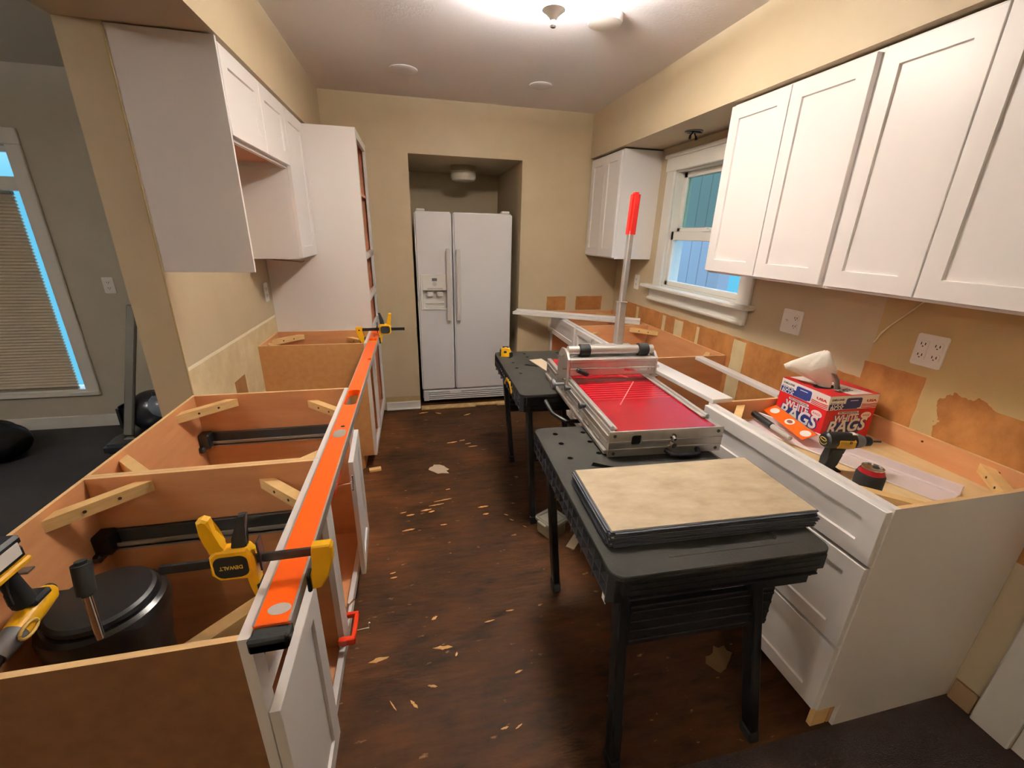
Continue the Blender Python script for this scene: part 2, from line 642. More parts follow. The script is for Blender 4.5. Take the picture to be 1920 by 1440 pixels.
def text(mb, s, M, size, w=None, ext=0.0006, align='CENTER', bold=0.0, shear=0.0):
    cu = bpy.data.curves.new('t', 'FONT')
    cu.body = s
    cu.size = size
    cu.extrude = ext
    cu.align_x = align
    cu.align_y = 'CENTER'
    cu.offset = bold
    cu.shear = shear
    cu.resolution_u = 3
    to = bpy.data.objects.new('t', cu)
    COL.objects.link(to)
    bpy.context.view_layer.update()
    dg = bpy.context.evaluated_depsgraph_get()
    me = bpy.data.meshes.new_from_object(to.evaluated_get(dg))
    bpy.data.objects.remove(to)
    b = bmesh.new()
    b.from_mesh(me)
    bpy.data.meshes.remove(me)
    if w:
        xs = [v.co.x for v in b.verts]
        k = w / max(1e-6, max(xs) - min(xs))
        for v in b.verts:
            v.co.x *= k
    mb._merge(b, M)


# ------------------------------------------------------------------ room constants
XRW, XLW, XLO = 1.803, -0.911, -1.042
YB, YD, ZC, ZS = 3.667, 3.71, 2.45, 2.128
XSL, XSR = -0.596, 1.47
AX0, AX1, AZ, AYB = 0.0, 0.893, 2.084, 4.72
YP = 1.861
XFL = -0.304          # left face frame front
XFR = 1.199           # right face frame front
ZB = 0.876
YE = 0.6825
YREAR = -2.6
XDL = -4.6

# ------------------------------------------------------------------ setting
b = MB()
b.box(-0.97, XRW + 0.1, YE, YB, -0.06, 0)
b.box(AX0, AX1, YB, AYB, -0.06, 0)
struct(b, 'floor', floor_m, 'dark brown stripped kitchen subfloor with torn wood patches', 'floor')
b = MB()
b.box(XDL, XRW + 0.1, YREAR, YE, -0.06, 0.004)
struct(b, 'floor', carpet_m, 'dark brown carpet this side of the kitchen floor edge', 'floor')
b = MB()
b.box(XDL, -0.97, YE, YD, -0.06, 0.002)
struct(b, 'floor', dining_floor_m, 'black dusty floor of the room left of the peninsula', 'floor')
b = MB()
b.box(XDL, XRW + 0.1, YREAR, YD + 0.1, ZC, ZC + 0.1)
struct(b, 'ceiling', ceil_paint, 'off-white painted kitchen ceiling', 'ceiling')
b = MB()
b.box(XLW, AX0, YB, YB + 0.12, 0, ZC)
b.box(AX1, XRW + 0.1, YB, YB + 0.12, 0, ZC)
b.box(AX0, AX1, YB, YB + 0.12, AZ, ZC)
b.box(AX0 - 0.1, AX0, YB + 0.12, AYB, 0, AZ)
b.box(AX1, AX1 + 0.1, YB + 0.12, AYB, 0, AZ)
b.box(AX0 - 0.1, AX1 + 0.1, AYB, AYB + 0.1, 0, AZ)
b.box(AX0 - 0.1, AX1 + 0.1, YB + 0.12, AYB, AZ, AZ + 0.08)
struct(b, 'wall_back', back_wall_m, 'beige end wall with the refrigerator alcove cut in it', 'wall')
WY0, WY1, WZ0, WZ1 = 2.085, 2.90, 1.19, 1.97
b = MB()
b.box(XRW, XRW + 0.12, YREAR, WY0, 0, ZC)
b.box(XRW, XRW + 0.12, WY1, YB + 0.12, 0, ZC)
b.box(XRW, XRW + 0.12, WY0, WY1, 0, WZ0)
b.box(XRW, XRW + 0.12, WY0, WY1, WZ1, ZC)
struct(b, 'wall_right', right_wall_m, 'beige wall with brown paper scars above the right base cabinets', 'wall')
b = MB()
b.box(XLO, XLW, YP, YD, 0, ZS)
struct(b, 'wall_left', left_wall_m, 'beige partition wall with a bare strip behind the range gap', 'wall')
b = MB()
b.box(XLO, XSL, YREAR, YB, ZS, ZC)
struct(b, 'wall_soffit_left', wall_paint, 'beige soffit above the left wall cabinets', 'soffit')
b = MB()
b.box(XSR, XRW, YREAR, YB, ZS, ZC)
struct(b, 'wall_soffit_right', wall_paint, 'beige soffit above the right wall cabinets', 'soffit')
DW0, DW1, DZ0, DZ1 = -3.46, -2.52, 0.30, 1.99
b = MB()
b.box(XDL, DW0, YD, YD + 0.12, 0, ZC)
b.box(DW1, XLO + 0.131, YD, YD + 0.12, 0, ZC)
b.box(DW0, DW1, YD, YD + 0.12, 0, DZ0)
b.box(DW0, DW1, YD, YD + 0.12, DZ1, ZC)
struct(b, 'wall_far', dining_paint, 'grey-green wall around the tall window in the left room', 'wall')
b = MB()
b.box(XDL - 0.1, XDL, YREAR, YD, 0, ZC)
struct(b, 'wall_outer', dining_paint, 'grey-green side wall of the left room', 'wall')
b = MB()
b.box(XDL, XRW, YREAR - 0.1, YREAR, 0, ZC)
struct(b, 'wall_rear', wall_paint, 'beige wall behind the photographer', 'wall')
# baseboards
b = MB()
b.box(-0.30, AX0 - 0.003, YB - 0.013, YB, 0, 0.075, 0.004)
b.box(-0.30, AX0 - 0.003, YB - 0.024, YB - 0.013, 0, 0.018, 0.004)
struct(b, 'baseboard_back', white_trim, 'short white baseboard left of the refrigerator', 'baseboard')
b = MB()
b.box(XDL, XLO, YD - 0.014, YD, 0, 0.10, 0.004)
struct(b, 'baseboard_far', white_trim, 'white baseboard under the tall window', 'baseboard')
b = MB()
b.box(XRW - 0.012, XRW, 0.612, YE - 0.006, 0.004, 0.09, 0.003)
struct(b, 'baseboard_right', mat('bare_baseboard', (158, 128, 92), 0.7, var=0.1), 'bare brown baseboard beside the drawer base end panel', 'baseboard')
# door casing at the right frame edge
b = MB()
b.box(XRW - 0.022, XRW, 0.505, 0.605, 0.004, 2.04, 0.004)
b.box(XRW - 0.022, XRW, -0.40, -0.30, 0.004, 2.04, 0.004)
b.box(XRW - 0.022, XRW, -0.40, 0.605, 2.04, 2.13, 0.004)
struct(b, 'trim_1', white_trim, 'white door casing at the lower right', 'trim')
b = MB()
b.box(XRW - 0.008, XRW, -0.298, 0.503, 0.01, 2.035, 0.002)
struct(b, 'door_1', white_trim, 'white door in the right wall', 'door')
# threshold under the refrigerator
b = MB()
b.box(0.005, 0.50, YB - 0.055, YB + 0.02, 0, 0.016, 0.003)
b.box(0.50, 0.70, YB - 0.03, YB + 0.02, 0, 0.016, 0.003)
b.box(0.70, 0.885, YB - 0.05, YB + 0.02, 0, 0.018, 0.003)
struct(b, 'trim_2', mat('raw_threshold', (206, 178, 128), 0.7, rgb2=(170, 138, 92), scale=20), 'broken pale wood threshold strip under the refrigerator', 'trim')
# corner bead on the partition end, pale strip beside end panel
b = MB()
b.box(XLW - 0.004, XLW + 0.002, YP - 0.003, YP, 0.87, ZS - 0.01)
struct(b, 'trim_3', mat('pale_filler', (190, 168, 124), 0.8, var=0.15, scale=30), 'thin ragged caulk line down the partition corner', 'trim')

# --- kitchen window
b = MB()
fx = XRW - 0.02
for a in ((fx, XRW, 1.99, WY0 + 0.004, 1.16, 2.06), (fx, XRW, WY1 - 0.004, 2.995, 1.16, 2.06), (fx - 0.004, XRW, 1.98, 3.005, 1.965, 2.06)):
    b.box(*a, 0.004)
b.box(fx - 0.02, XRW, 1.97, 3.015, 2.05, 2.075, 0.005)
b.box(XRW - 0.075, XRW, 1.95, 3.09, 1.165, 1.19, 0.006)
b.box(fx, XRW, 1.99, 3.03, 1.075, 1.166, 0.006)
b.box(fx - 0.02, XRW, 1.99, 3.03, 1.075, 1.10, 0.008)
# jamb liner
for a in ((XRW, XRW + 0.12, WY0, WY0 + 0.012, WZ0, WZ1), (XRW, XRW + 0.12, WY1 - 0.012, WY1, WZ0, WZ1), (XRW, XRW + 0.12, WY0, WY1, WZ1 - 0.012, WZ1), (XRW, XRW + 0.12, WY0, WY1, WZ0, WZ0 + 0.012)):
    b.box(*a)
w1 = struct(b, 'window_1', white_trim, 'white double-hung kitchen window with sill', 'window')
b = MB()
ux = XRW + 0.055
for a in ((WY0 + .012, WY1 - .012, 1.55, 1.60), (WY0 + .012, WY1 - .012, 1.92, 1.958), (WY0 + .012, WY0 + .05, 1.55, 1.958), (WY1 - .05, WY1 - .012, 1.55, 1.958)):
    b.box(ux, ux + 0.035, *a, 0.003)
b.build('upper_sash', white_trim, w1)
b = MB()
lx = XRW + 0.015
for a in ((WY0 + .012, WY1 - .012, 1.202, 1.235), (WY0 + .012, WY1 - .012, 1.515, 1.575), (WY0 + .012, WY0 + .045, 1.202, 1.575), (WY1 - .045, WY1 - .012, 1.202, 1.575)):
    b.box(lx, lx + 0.035, *a, 0.003)
b.build('lower_sash', white_trim, w1)
b = MB()
b.box(ux + .015, ux + .019, WY0 + .05, WY1 - .05, 1.60, 1.92)
tag(b.build('upper_pane', glass_teal, w1), 'dark teal tinted pane')
b = MB()
b.box(lx + .015, lx + .019, WY0 + .045, WY1 - .045, 1.235, 1.515)
b.build('lower_pane', glass_clear, w1)
b = MB()
b.box(lx - .012, lx, 2.46, 2.53, 1.575, 1.587, 0.003)
b.cyl((lx - .004, 2.495, 1.585), (lx - .004, 2.495, 1.60), 0.012)
b.build('sash_lock', white_plastic, w1)

# --- dining window
b = MB()
wy = YD - 0.02
b.box(DW1, DW1 + 0.085, wy, YD, DZ0 + .0005, DZ1 + 0.0045, 0.004)
b.box(DW0 - 0.085, DW0, wy, YD, DZ0 + .0005, DZ1 + 0.0045, 0.004)
b.box(DW0 - 0.085, DW1 + 0.085, wy, YD, DZ1 + 0.005, DZ1 + 0.10, 0.004)
b.box(DW0 - 0.085, DW1 + 0.085, wy - .01, YD, DZ0 - 0.03, DZ0, 0.004)
b.box(DW0, DW1, YD - 0.005, YD + 0.07, 1.72, 1.805, 0.004)
for a in ((DW0, DW0 + 0.02), (DW1 - 0.012, DW1)):
    b.box(*a, YD, YD + 0.12, DZ0, DZ1)
b.box(DW0, DW1, YD, YD + 0.12, DZ0, DZ0 + 0.015)
b.box(DW0, DW1, YD + 0.04, YD + 0.08, 1.955, DZ1)
w2 = struct(b, 'window_2', white_trim, 'tall window with transom in the left room', 'window')
b = MB()
b.box(DW0 + .02, DW1 - .012, YD + .06, YD + .064, DZ0 + .015, 1.72)
b.box(DW0 + .02, DW1 - .012, YD + .06, YD + .064, 1.805, 1.955)
b.build('pane', glass_clear, w2)
# pleated blind
b = bmesh.new()
n = 62
bx0, bx1 = DW0 + 0.01, DW1 - 0.062
prev = None
for k in range(2 * n + 1):
    z = 1.70 - (1.70 - (DZ0 + 0.03)) * k / (2 * n)
    y = YD + 0.005 + (0.0 if k % 2 else 0.018)
    cur = (b.verts.new((bx0, y, z)), b.verts.new((bx1 + 0.0, y, z)), b.verts.new((bx0, y + 0.012, z)), b.verts.new((bx1, y + 0.012, z)))
    if prev:
        b.faces.new((prev[0], prev[1], cur[1], cur[0]))
        b.faces.new((prev[2], cur[2], cur[3], prev[3]))
        b.faces.new((prev[1], prev[3], cur[3], cur[1]))
        b.faces.new((prev[0], cur[0], cur[2], prev[2]))
    prev = cur
mbx = MB()
mbx._merge(b)
bl = thing('window_blind', 'cream pleated blind pulled down over the tall window', 'blind', ((bx0 + bx1) / 2, YD, DZ0 + 0.02))
mbx.build('pleated_fabric', blind_m, bl, world=True)
b = MB()
b.box(bx0, bx1, YD + 0.0, YD + 0.03, 1.70, 1.718, 0.003)
b.build('head_rail', grey_board, bl, world=True)
b = MB()
b.box(bx0, bx1, YD + 0.002, YD + 0.028, DZ0 + 0.016, DZ0 + 0.03, 0.003)
b.build('bottom_rail', grey_board, bl, world=True)

# --- outside: neighbouring siding, porch roof and deck
b = MB()
y = 4.26
while y < 8.4:
    b.box(3.35, 3.41, y, y + 0.19, 0.0, 2.9, 0.006)
    y += 0.196
b.box(3.41, 3.45, 4.26, 8.6, 0, 2.9)
b.box(3.30, 3.45, 4.20, 4.258, 0, 2.9, .004)
o = tag(b.build('porch_siding', siding), 'blue-grey vertical board siding seen through the kitchen window', 'siding', kind='structure')
b = MB()
b.box(XRW + 0.12, 9, -2, 9, -0.1, 0)
o = tag(b.build('porch_deck', deck_m), 'porch deck outside the kitchen window', 'deck', kind='structure')

# ------------------------------------------------------------------ lamps
def ceiling_fixture(loc, label, power, bulbs=2, group=None, colour=WARM, drop=0.0):
    t = thing('ceiling_light', label, 'ceiling light', loc, group=group)
    x, y, z = 0, 0, 0
    m = MB()
    m.lathe([(0, 0), (0.075, 0), (0.075, -0.012), (0.05, -0.022), (0.012, -0.03), (0.009, -0.16), (0, -0.16)])
    m.build('canopy', chrome, t, smooth=True)
    m = MB()
    m.lathe([(0.165, -0.055), (0.158, -0.085), (0.13, -0.125), (0.085, -0.15), (0.03, -0.16), (0.03, -0.157), (0.084, -0.147), (0.128, -0.122), (0.155, -0.084), (0.162, -0.055), (0.165, -0.055)], c=(0, 0, -drop))
    gm = MATS.get('lamp_bowl')
    if gm is None:
        gm = bpy.data.materials.new('lamp_bowl')
        gm.use_nodes = True
        nt = gm.node_tree
        nt.nodes.clear()
        o = nt.nodes.new('ShaderNodeOutputMaterial')
        tr = nt.nodes.new('ShaderNodeBsdfTransparent')
        tr.inputs[0].default_value = (1, 0.97, 0.9, 1)
        em = nt.nodes.new('ShaderNodeEmission')
        em.inputs[0].default_value = (1.0, 0.93, 0.22, 1)
        em.inputs[1].default_value = 0.6
        mx = nt.nodes.new('ShaderNodeMixShader')
        mx.inputs[0].default_value = 0.80
        tl = nt.nodes.new('ShaderNodeBsdfTranslucent')
        tl.inputs[0].default_value = (1.0, 0.95, 0.8, 1)
        ad = nt.nodes.new('ShaderNodeAddShader')
        nt.links.new(tl.outputs[0], ad.inputs[0])
        nt.links.new(em.outputs[0], ad.inputs[1])
        nt.links.new(tr.outputs[0], mx.inputs[1])
        nt.links.new(ad.outputs[0], mx.inputs[2])
        nt.links.new(mx.outputs[0], o.inputs[0])
        MATS['lamp_bowl'] = gm
    m.build('glass_bowl', gm, t, smooth=True)
    m = MB()
    m.lathe([(0.0, -0.152), (0.042, -0.153), (0.044, -0.158), (0.034, -0.164), (0.022, -0.175), (0.013, -0.184), (0.009, -0.188), (0.009, -0.191), (0.006, -0.193), (0.011, -0.197), (0.0125, -0.203), (0.009, -0.209), (0, -0.212)], c=(0, 0, -drop))
    m.build('finial', mat('satin_nickel', (190, 186, 180), 0.3, 0.8), t, smooth=True)
    ad_ = bpy.data.lights.new('lamp_array', 'AREA')
    ad_.shape = 'DISK'
    ad_.size = 0.20
    ad_.energy = power * DOWN
    ad_.color = colour
    ao = bpy.data.objects.new('lamp_array', ad_)
    COL.objects.link(ao)
    ao.parent = t
    ao.location = (0, 0, -.122 - drop)
    for k in range(bulbs):
        s = -1 if k else 1
        ld = bpy.data.lights.new('bulb_light', 'POINT')
        ld.energy = power
        ld.color = colour
        ld.shadow_soft_size = 0.045
        lo = bpy.data.objects.new('bulb_light', ld)
        COL.objects.link(lo)
        lo.parent = t
        lo.location = (0.06 * s, 0.0, -0.088 - drop * .35)
    return t


ceiling_fixture((0.546, 1.83, ZC), 'bowl ceiling light with yellow glass and nickel finial at the top of the picture', LAMP_W, drop=-0.010)
ceiling_fixture((-0.6, -1.3, ZC), 'added unseen fill lamp in the room behind the camera', REAR_FILL_W, colour=WARM2)  # unseen lamp, added to supply ambient light from the rear
ceiling_fixture((-2.9, 0.4, ZC), 'added unseen fill lamp in the left room', LEFT_FILL_W)  # unseen lamp, added as ambient light for the left room

t = thing('alcove_light', 'small white drum light on the alcove ceiling above the refrigerator', 'ceiling light', (0.475, 4.18, AZ))
b = MB()
b.lathe([(0, 0), (0.115, 0), (0.118, -0.006), (0.118, -0.04), (0.11, -0.044), (0, -0.044)])
b.build('metal_collar', mat('warm_nickel', (176, 160, 140), 0.3, 0.9), t, smooth=True)
b = MB()
b.lathe([(0, -0.044), (0.108, -0.044), (0.112, -0.06), (0.112, -0.095), (0.10, -0.115), (0.07, -0.122), (0, -0.124)])
b.build('glass_shade', mat('opal_glass', (226, 220, 206), 0.25), t, smooth=True)

for (x, y, r, lab) in ((0.885, 2.165, 0.078, 'white round ceiling disc beside the bowl light'), (0.0, 3.11, 0.085, 'flat round ceiling cover on the left above the pantry side'), (0.872, 3.14, 0.075, 'flat round ceiling cover in front of the end wall, right of centre')):
    b = MB()
    hh = 0.03 if y < 2.5 else 0.006
    b.lathe([(0, 0), (r, 0), (r, -hh * 0.6), (r * 0.94, -hh), (r * 0.55, -hh * 1.15), (0, -hh * 1.2)])
    tag(b.build('ceiling_cover', ceil_paint if y > 2.5 else white_plastic, origin=None, smooth=True), lab, 'ceiling cover', 'round ceiling covers')
    bpy.context.scene.collection.objects[-1].location = (x, y, ZC)

# open junction box in the soffit above the window
t = thing('junction_box', 'open ceiling box with hanging wires above the kitchen window', 'electrical box', (1.655, 2.545, ZS))
b = MB()
b.lathe([(0.04, 0.0), (0.052, 0.0), (0.052, -0.006), (0.04, -0.006), (0.04, 0.0)])
b.box(-0.052, 0.052, -0.008, 0.008, -0.010, -0.006)
b.build('mounting_bracket', steel, t)
b = MB()
b.cyl((0, 0, -0.0005), (0, 0, -0.003), 0.04)
b.build('box_opening', dark_gap, t)
for i, (px, py) in enumerate(((-0.02, -0.01), (0.016, 0.006))):
    b = MB()
    b.tube([(px * .4, py, -0.003), (px, py, -0.02), (px * 1.3, py, -0.028)], 0.004)
    b.cyl((px * 1.3, py, -0.024), (px * 1.5, py - .004, -0.045), 0.005, 0.008)
    b.build('wire_nut', black_plastic, t)

# ------------------------------------------------------------------ outlets
def plate(name, label, cen, n, up=(0, 0, 1), w=0.115, h=0.115, kinds=('duplex', 'duplex'), group='wall outlets'):
    n = Vector(n)
    x = Vector(up).cross(n)
    t = thing(name, label, 'outlet', cen, group=group)
    M = axes((0, 0, 0), x, up, n)
    b = MB()
    b.prism(rrect(-w / 2, w / 2, -h / 2, h / 2, 0.006), 0.006, M, bev=0.002)
    b.build('cover_plate', white_plastic, t)
    k = len(kinds)
    for i, kd in enumerate(kinds):
        cx = (i - (k - 1) / 2) * 0.046
        if kd in ('duplex', 'gfci'):
            for s in (-1, 1):
                b = MB()
                if kd == 'duplex':
                    b.prism(rrect(cx - .016, cx + .016, s * .02 - .014, s * .02 + .014, 0.007), 0.0085, M)
                else:
                    b.prism(rrect(cx - .017, cx + .017, s * .0175 - .0165, s * .0175 + .0165, 0.003), 0.0085, M)
                rc = b.build('receptacle', white_plastic, t)
                b = MB()
                b.box(cx - .008, cx - .005, s * .02 - .002, s * .02 + .007, .008, .009, 0, M)
                b.box(cx + .005, cx + .008, s * .02 - .002, s * .02 + .007, .008, .009, 0, M)
                b.box(cx - .002, cx + .002, s * .02 - .009, s * .02 - .005, .008, .009, 0, M)
                tag(b.build('slots', print_black, rc), 'dark plug slots')
        else:
            b = MB()
            b.prism(rrect(cx - .006, cx + .006, -.012, .012, 0.002), 0.007, M)
            b.bar(M @ Vector((cx, 0, .006)), M @ Vector((cx, .008, .018)), 0.006, 0.006)
            b.build('toggle', white_plastic, t)
    return t


plate('wall_outlet', 'white switch and outlet plate just right of the kitchen window', (XRW, 1.702, 1.158), (-1, 0, 0), kinds=('switch', 'duplex'))
plate('wall_outlet', 'white double outlet plate above the rag box, nearest the right picture edge', (XRW, 1.105, 1.17), (-1, 0, 0), w=.098, kinds=('gfci', 'duplex'))
plate('wall_outlet', 'small white outlet left of the kitchen window behind the cutter handle', (XRW, 3.265, 1.18), (-1, 0, 0), w=0.07, kinds=('duplex',))
plate('wall_outlet', 'white outlet on the grey-green wall of the left room', (-2.178, YD, 1.104), (0, -1, 0), w=0.07, kinds=('duplex',))
plate('wall_outlet', 'white outlet on the left wall under the narrow wall cabinet', (XLW, 2.945, 1.15), (1, 0, 0), w=0.07, kinds=('duplex',))

# loose wires
b = MB()
b.tube([(XRW - .002, 1.30, 1.155), (XRW - .012, 1.288, 1.168), (XRW - .02, 1.272, 1.20), (XRW - .012, 1.258, 1.228)], 0.0032)
b.tube([(XRW - .012, 1.258, 1.228), (XRW - .008, 1.22, 1.275), (XRW - .004, 1.175, 1.335), (XRW - .004, 1.15, 1.378)], 0.0022)
tag(b.build('cable', mat('cream_cable', (228, 212, 176), 0.5), smooth=True), 'thin cream cable coming out of the wall under the right wall cabinets', 'cable')
b = MB()
b.tube([(-0.88, 2.80, 1.366), (-0.78, 2.80, 1.355), (-0.70, 2.82, 1.348), (-0.655, 2.85, 1.340), (-0.645, 2.87, 1.345)], 0.0035)
tag(b.build('cable', mat('tan_cable', (150, 128, 96), 0.5), smooth=True), 'tan cable hanging under the narrow left wall cabinet', 'cable')

# ------------------------------------------------------------------ cabinets
def frame_boxes(b, xf, s, y0, y1, z0, z1, holes, t=0.019):
    """face frame slab at xf (front), thickness t, minus axis-aligned holes (y0,y1,z0,z1)"""
    ys = sorted({y0, y1, *[h[0] for h in holes], *[h[1] for h in holes]})
    zs = sorted({z0, z1, *[h[2] for h in holes], *[h[3] for h in holes]})
    for i in range(len(ys) - 1):
        k = 0
        while k < len(zs) - 1:
            cy, cz = (ys[i] + ys[i + 1]) / 2, (zs[k] + zs[k + 1]) / 2
            if any(h[0] < cy < h[1] and h[2] < cz < h[3] for h in holes):
                k += 1
                continue
            j = k
            while j + 1 < len(zs) - 1 and not any(h[0] < cy < h[1] and h[2] < (zs[j + 1] + zs[j + 2]) / 2 < h[3] for h in holes):
                j += 1
            b.box(xf - s * t, xf, ys[i], ys[i + 1], zs[k], zs[j + 1])
            k = j + 1


def side_profile(xb, xf, s, z1, toe=True):
    if toe:
        return [(xb, 0), (xf - s * .095, 0), (xf - s * .095, .102), (xf - s * .019, .102), (xf - s * .019, z1), (xb, z1)]
    return [(xb, 0), (xf - s * .019, 0), (xf - s * .019, z1), (xb, z1)]


def side_panel(t, name, xb, xf, s, y, thick, z1, m, toe=True, edge=True):
    b = MB()
    M = axes((0, y + thick, 0), (1, 0, 0), (0, 0, 1), (0, -1, 0))
    b.prism(side_profile(xb, xf, s, z1, toe), thick, M)
    o = b.build(name, [m, raw_edge], t, world=True)
    for p in o.data.polygons:
        if p.normal.z > 0.9 and edge:
            p.material_index = 1
    return o


def brace(t, cx, cy, dx, dy, z, L=0.155, lab=False):
    """diagonal corner block between two panels meeting at (cx,cy); dx,dy point into the box"""
    b = MB()
    w = 0.042
    poly = [(cx + dx * L, cy), (cx + dx * (L - w), cy), (cx, cy + dy * (L - w)), (cx, cy + dy * L)]
    if dx * dy < 0:
        poly = poly[::-1]
    b.prism(poly, 0.032, Matrix.Translation((0, 0, z)))
    mid = Vector((cx + dx * L / 2, cy + dy * L / 2, z + .016))
    d = Vector((dx, dy, 0)).normalized()
    q = Vector((-d.y, d.x, 0))
    b.mi = 1
    for k in (-1, 1):
        b.cyl(mid + q * k * .035 - d * .004, mid + q * k * .035 + d * 0.0015, 0.0042, seg=10)
    return b.build('corner_brace', [pine, screw_m], t, world=True)


def slide(t, y, s, xb, z, ysign):
    b = MB()
    x0, x1 = xb + s * 0.02, xb + s * 0.585
    y1 = y + ysign * 0.013
    b.box(x0, x1, y, y + ysign * 0.005, z - .022, z + .022)
    b.box(x0, x1, y, y1, z + .018, z + .022)
    o = b.build('drawer_slide', dark_steel, t, world=True)
    b = MB()
    b.box(x0, x1, y + ysign * .0052, y1 + ysign * .012, z - .030, z - .023)
    b.box(x0, x1, y1 + ysign * .008, y1 + ysign * .012, z - .036, z - .012)
    b.build('runner_rail', rail_steel, o, world=True)
    b = MB()
    b.box(xb + s * 0.006, xb + s * 0.05, y, y + ysign * 0.05, z - .034, z + .03, 0.006)
    b.box(xb + s * 0.006, xb + s * 0.03, y, y + ysign * 0.065, z - .045, z - .02, 0.006)
    k = b.build('rear_bracket', black_plastic, o, world=True)
    k.parent = o
    return o


def base_cabinet(label, xb, xf, s, y0, y1, holes, near_m=maple, far_m=maple, near_slide=None, far_slide=None, braces=True, group=None, shelf=None, backtop=ZB):
    t = thing('base_cabinet', label, 'base cabinet', ((xb + xf) / 2, (y0 + y1) / 2, 0), group=group)
    g = 0.0006
    side_panel(t, 'side_panel', xb, xf, s, y0 + g, .012, ZB, near_m)
    side_panel(t, 'side_panel', xb, xf, s, y1 - g - .012, .012, ZB, far_m)
    b = MB()
    b.box(xb, xb + s * .010, y0 + .013, y1 - .013, .0, backtop)
    o = b.build('back_panel', [maple, raw_edge], t, world=True)
    for p in o.data.polygons:
        if p.normal.z > 0.9:
            p.material_index = 1
    b = MB()
    b.box(xb + s * .010, xf - s * .019, y0 + .013, y1 - .013, .105, .118)
    b.build('bottom_panel', maple, t, world=True)
    b = MB()
    b.box(xf - s * .095, xf - s * .084, y0 + .013, y1 - .013, 0, .102)
    b.build('toe_board', mdf_brown, t, world=True)
    b = MB()
    frame_boxes(b, xf, s, y0 + g, y1 - g, .102, ZB, holes)
    b.build('face_frame', white_cab, t, world=True)
    if braces:
        ya, yb_ = y0 + .0126, y1 - .0126
        for cx, dx, zz in ((xb + s * .010, s, .052), (xf - s * .019, -s, .078)):
            for cy, dy in ((ya, 1), (yb_, -1)):
                brace(t, cx, cy, dx, dy, ZB - zz)
    if near_slide:
        slide(t, y0 + .0126, s, xb, near_slide, 1)
    if far_slide:
        slide(t, y1 - .0126, s, xb, far_slide, -1)
    return t


def door(t, name, xf, s, y0, y1, z0, z1, m=white_cab, parent=None, rail=0.057, hinge=None, ang=0.0):
    b = MB()
    w, h = y1 - y0, z1 - z0
    if s > 0:
        M = axes((xf + .0008, y0, z0), (0, 1, 0), (0, 0, 1), (1, 0, 0))
    else:
        M = axes((xf - .0008, y1, z0), (0, -1, 0), (0, 0, 1), (-1, 0, 0))
    if ang:
        hy = y0 if hinge == 'near' else y1
        M = Matrix.Translation((xf, hy, 0)) @ Matrix.Rotation(ang, 4, 'Z') @ Matrix.Translation((-xf, -hy, 0)) @ M
    b.shaker(w, h, M, rail=rail)
    return b.build(name, m, parent or t, world=True)


# ---- left run
YA0, YA1, YBB = 0.607, 1.227, 1.856
lh = lambda a, c, zt=.714: [(a + .038, c - .038, .745, .838), (a + .038, c - .038, .140, zt - .007)]
shaded_end = mat('shaded_brown_end_panel', (128, 86, 50), 0.65, rgb2=(114, 74, 42), scale=30)  # darker copy of the raw brown board, its shade painted in
cabA = base_cabinet('nearest left base cabinet holding the black canister, white frame and brown end panel', XLW, XFL, 1, YA0, YA1, lh(YA0, YA1), near_m=shaded_end, far_slide=.69)
side = [c for c in cabA.children if c.name.startswith('side_panel')][0]
side['label'] = 'brown unfinished end panel'
door(cabA, 'door', XFL, 1, YA0 + .004, 0.922, .118, .686)
cabB = base_cabinet('second left base cabinet, beside the range gap, with one white door hung', XLW, XFL, 1, YA1, YBB, lh(YA1, YBB), far_m=maple, far_slide=.69)
door(cabB, 'door', XFL, 1, 1.551, YBB - .004, .118, .672, hinge='far', ang=0.045)
YC0, YC1 = 2.652, 3.045
cabC = base_cabinet('narrow left base cabinet past the range gap, beside the tall pantry', XLW, XFL, 1, YC0, YC1, lh(YC0, YC1), near_m=mdf_brown, far_m=maple)

# filler strips over the double side panel are part of cabinet tops (raw edges)

# ---- pantry
t = thing('pantry_cabinet', 'tall white pantry cabinet without doors in the left corner', 'pantry cabinet', (-.61, 3.35, 0))
PY0, PY1 = 3.0475, 3.655
for y in (PY0, PY1 - .014):
    b = MB()
    M = axes((0, y + .014, 0), (1, 0, 0), (0, 0, 1), (0, -1, 0))
    b.prism(side_profile(XLW + .002, XFL, 1, 2.112), .014, M)
    b.build('side_panel', white_cab, t, world=True)
b = MB()
b.box(XLW + .002, XLW + .012, PY0 + .0142, PY1 - .0142, 0.0, 2.112)
b.build('back_panel', pink_in, t, world=True)
b = MB()
for z in (.105, .83, 1.075, 1.35, 1.75, 2.09):
    b.box(XLW + .0122, XFL - .0192, PY0 + .0142, PY1 - .0142, z, z + .018)
b.build('shelf', pink_in, t, world=True)
for y, s_ in ((PY0 + .0142, 1), (PY1 - .0142, -1)):
    b = MB()
    b.box(XLW + .0125, XFL - .0195, y, y + s_ * .003, .124, 2.088)
    b.build('inner_lining', pink_in, t, world=True)
b = MB()
hl = [(PY0 + .045, PY1 - .045, a, c) for a, c in ((.14, .83), (.87, 1.066), (1.112, 1.345), (1.39, 2.065))]
frame_boxes(b, XFL, 1, PY0, PY1, .102, 2.112, hl)
b.build('face_frame', white_cab, t, world=True)
b = MB()
b.box(XFL - .095, XFL - .084, PY0 + .0142, PY1 - .0142, 0, .102)
b.build('toe_board', mdf_brown, t, world=True)

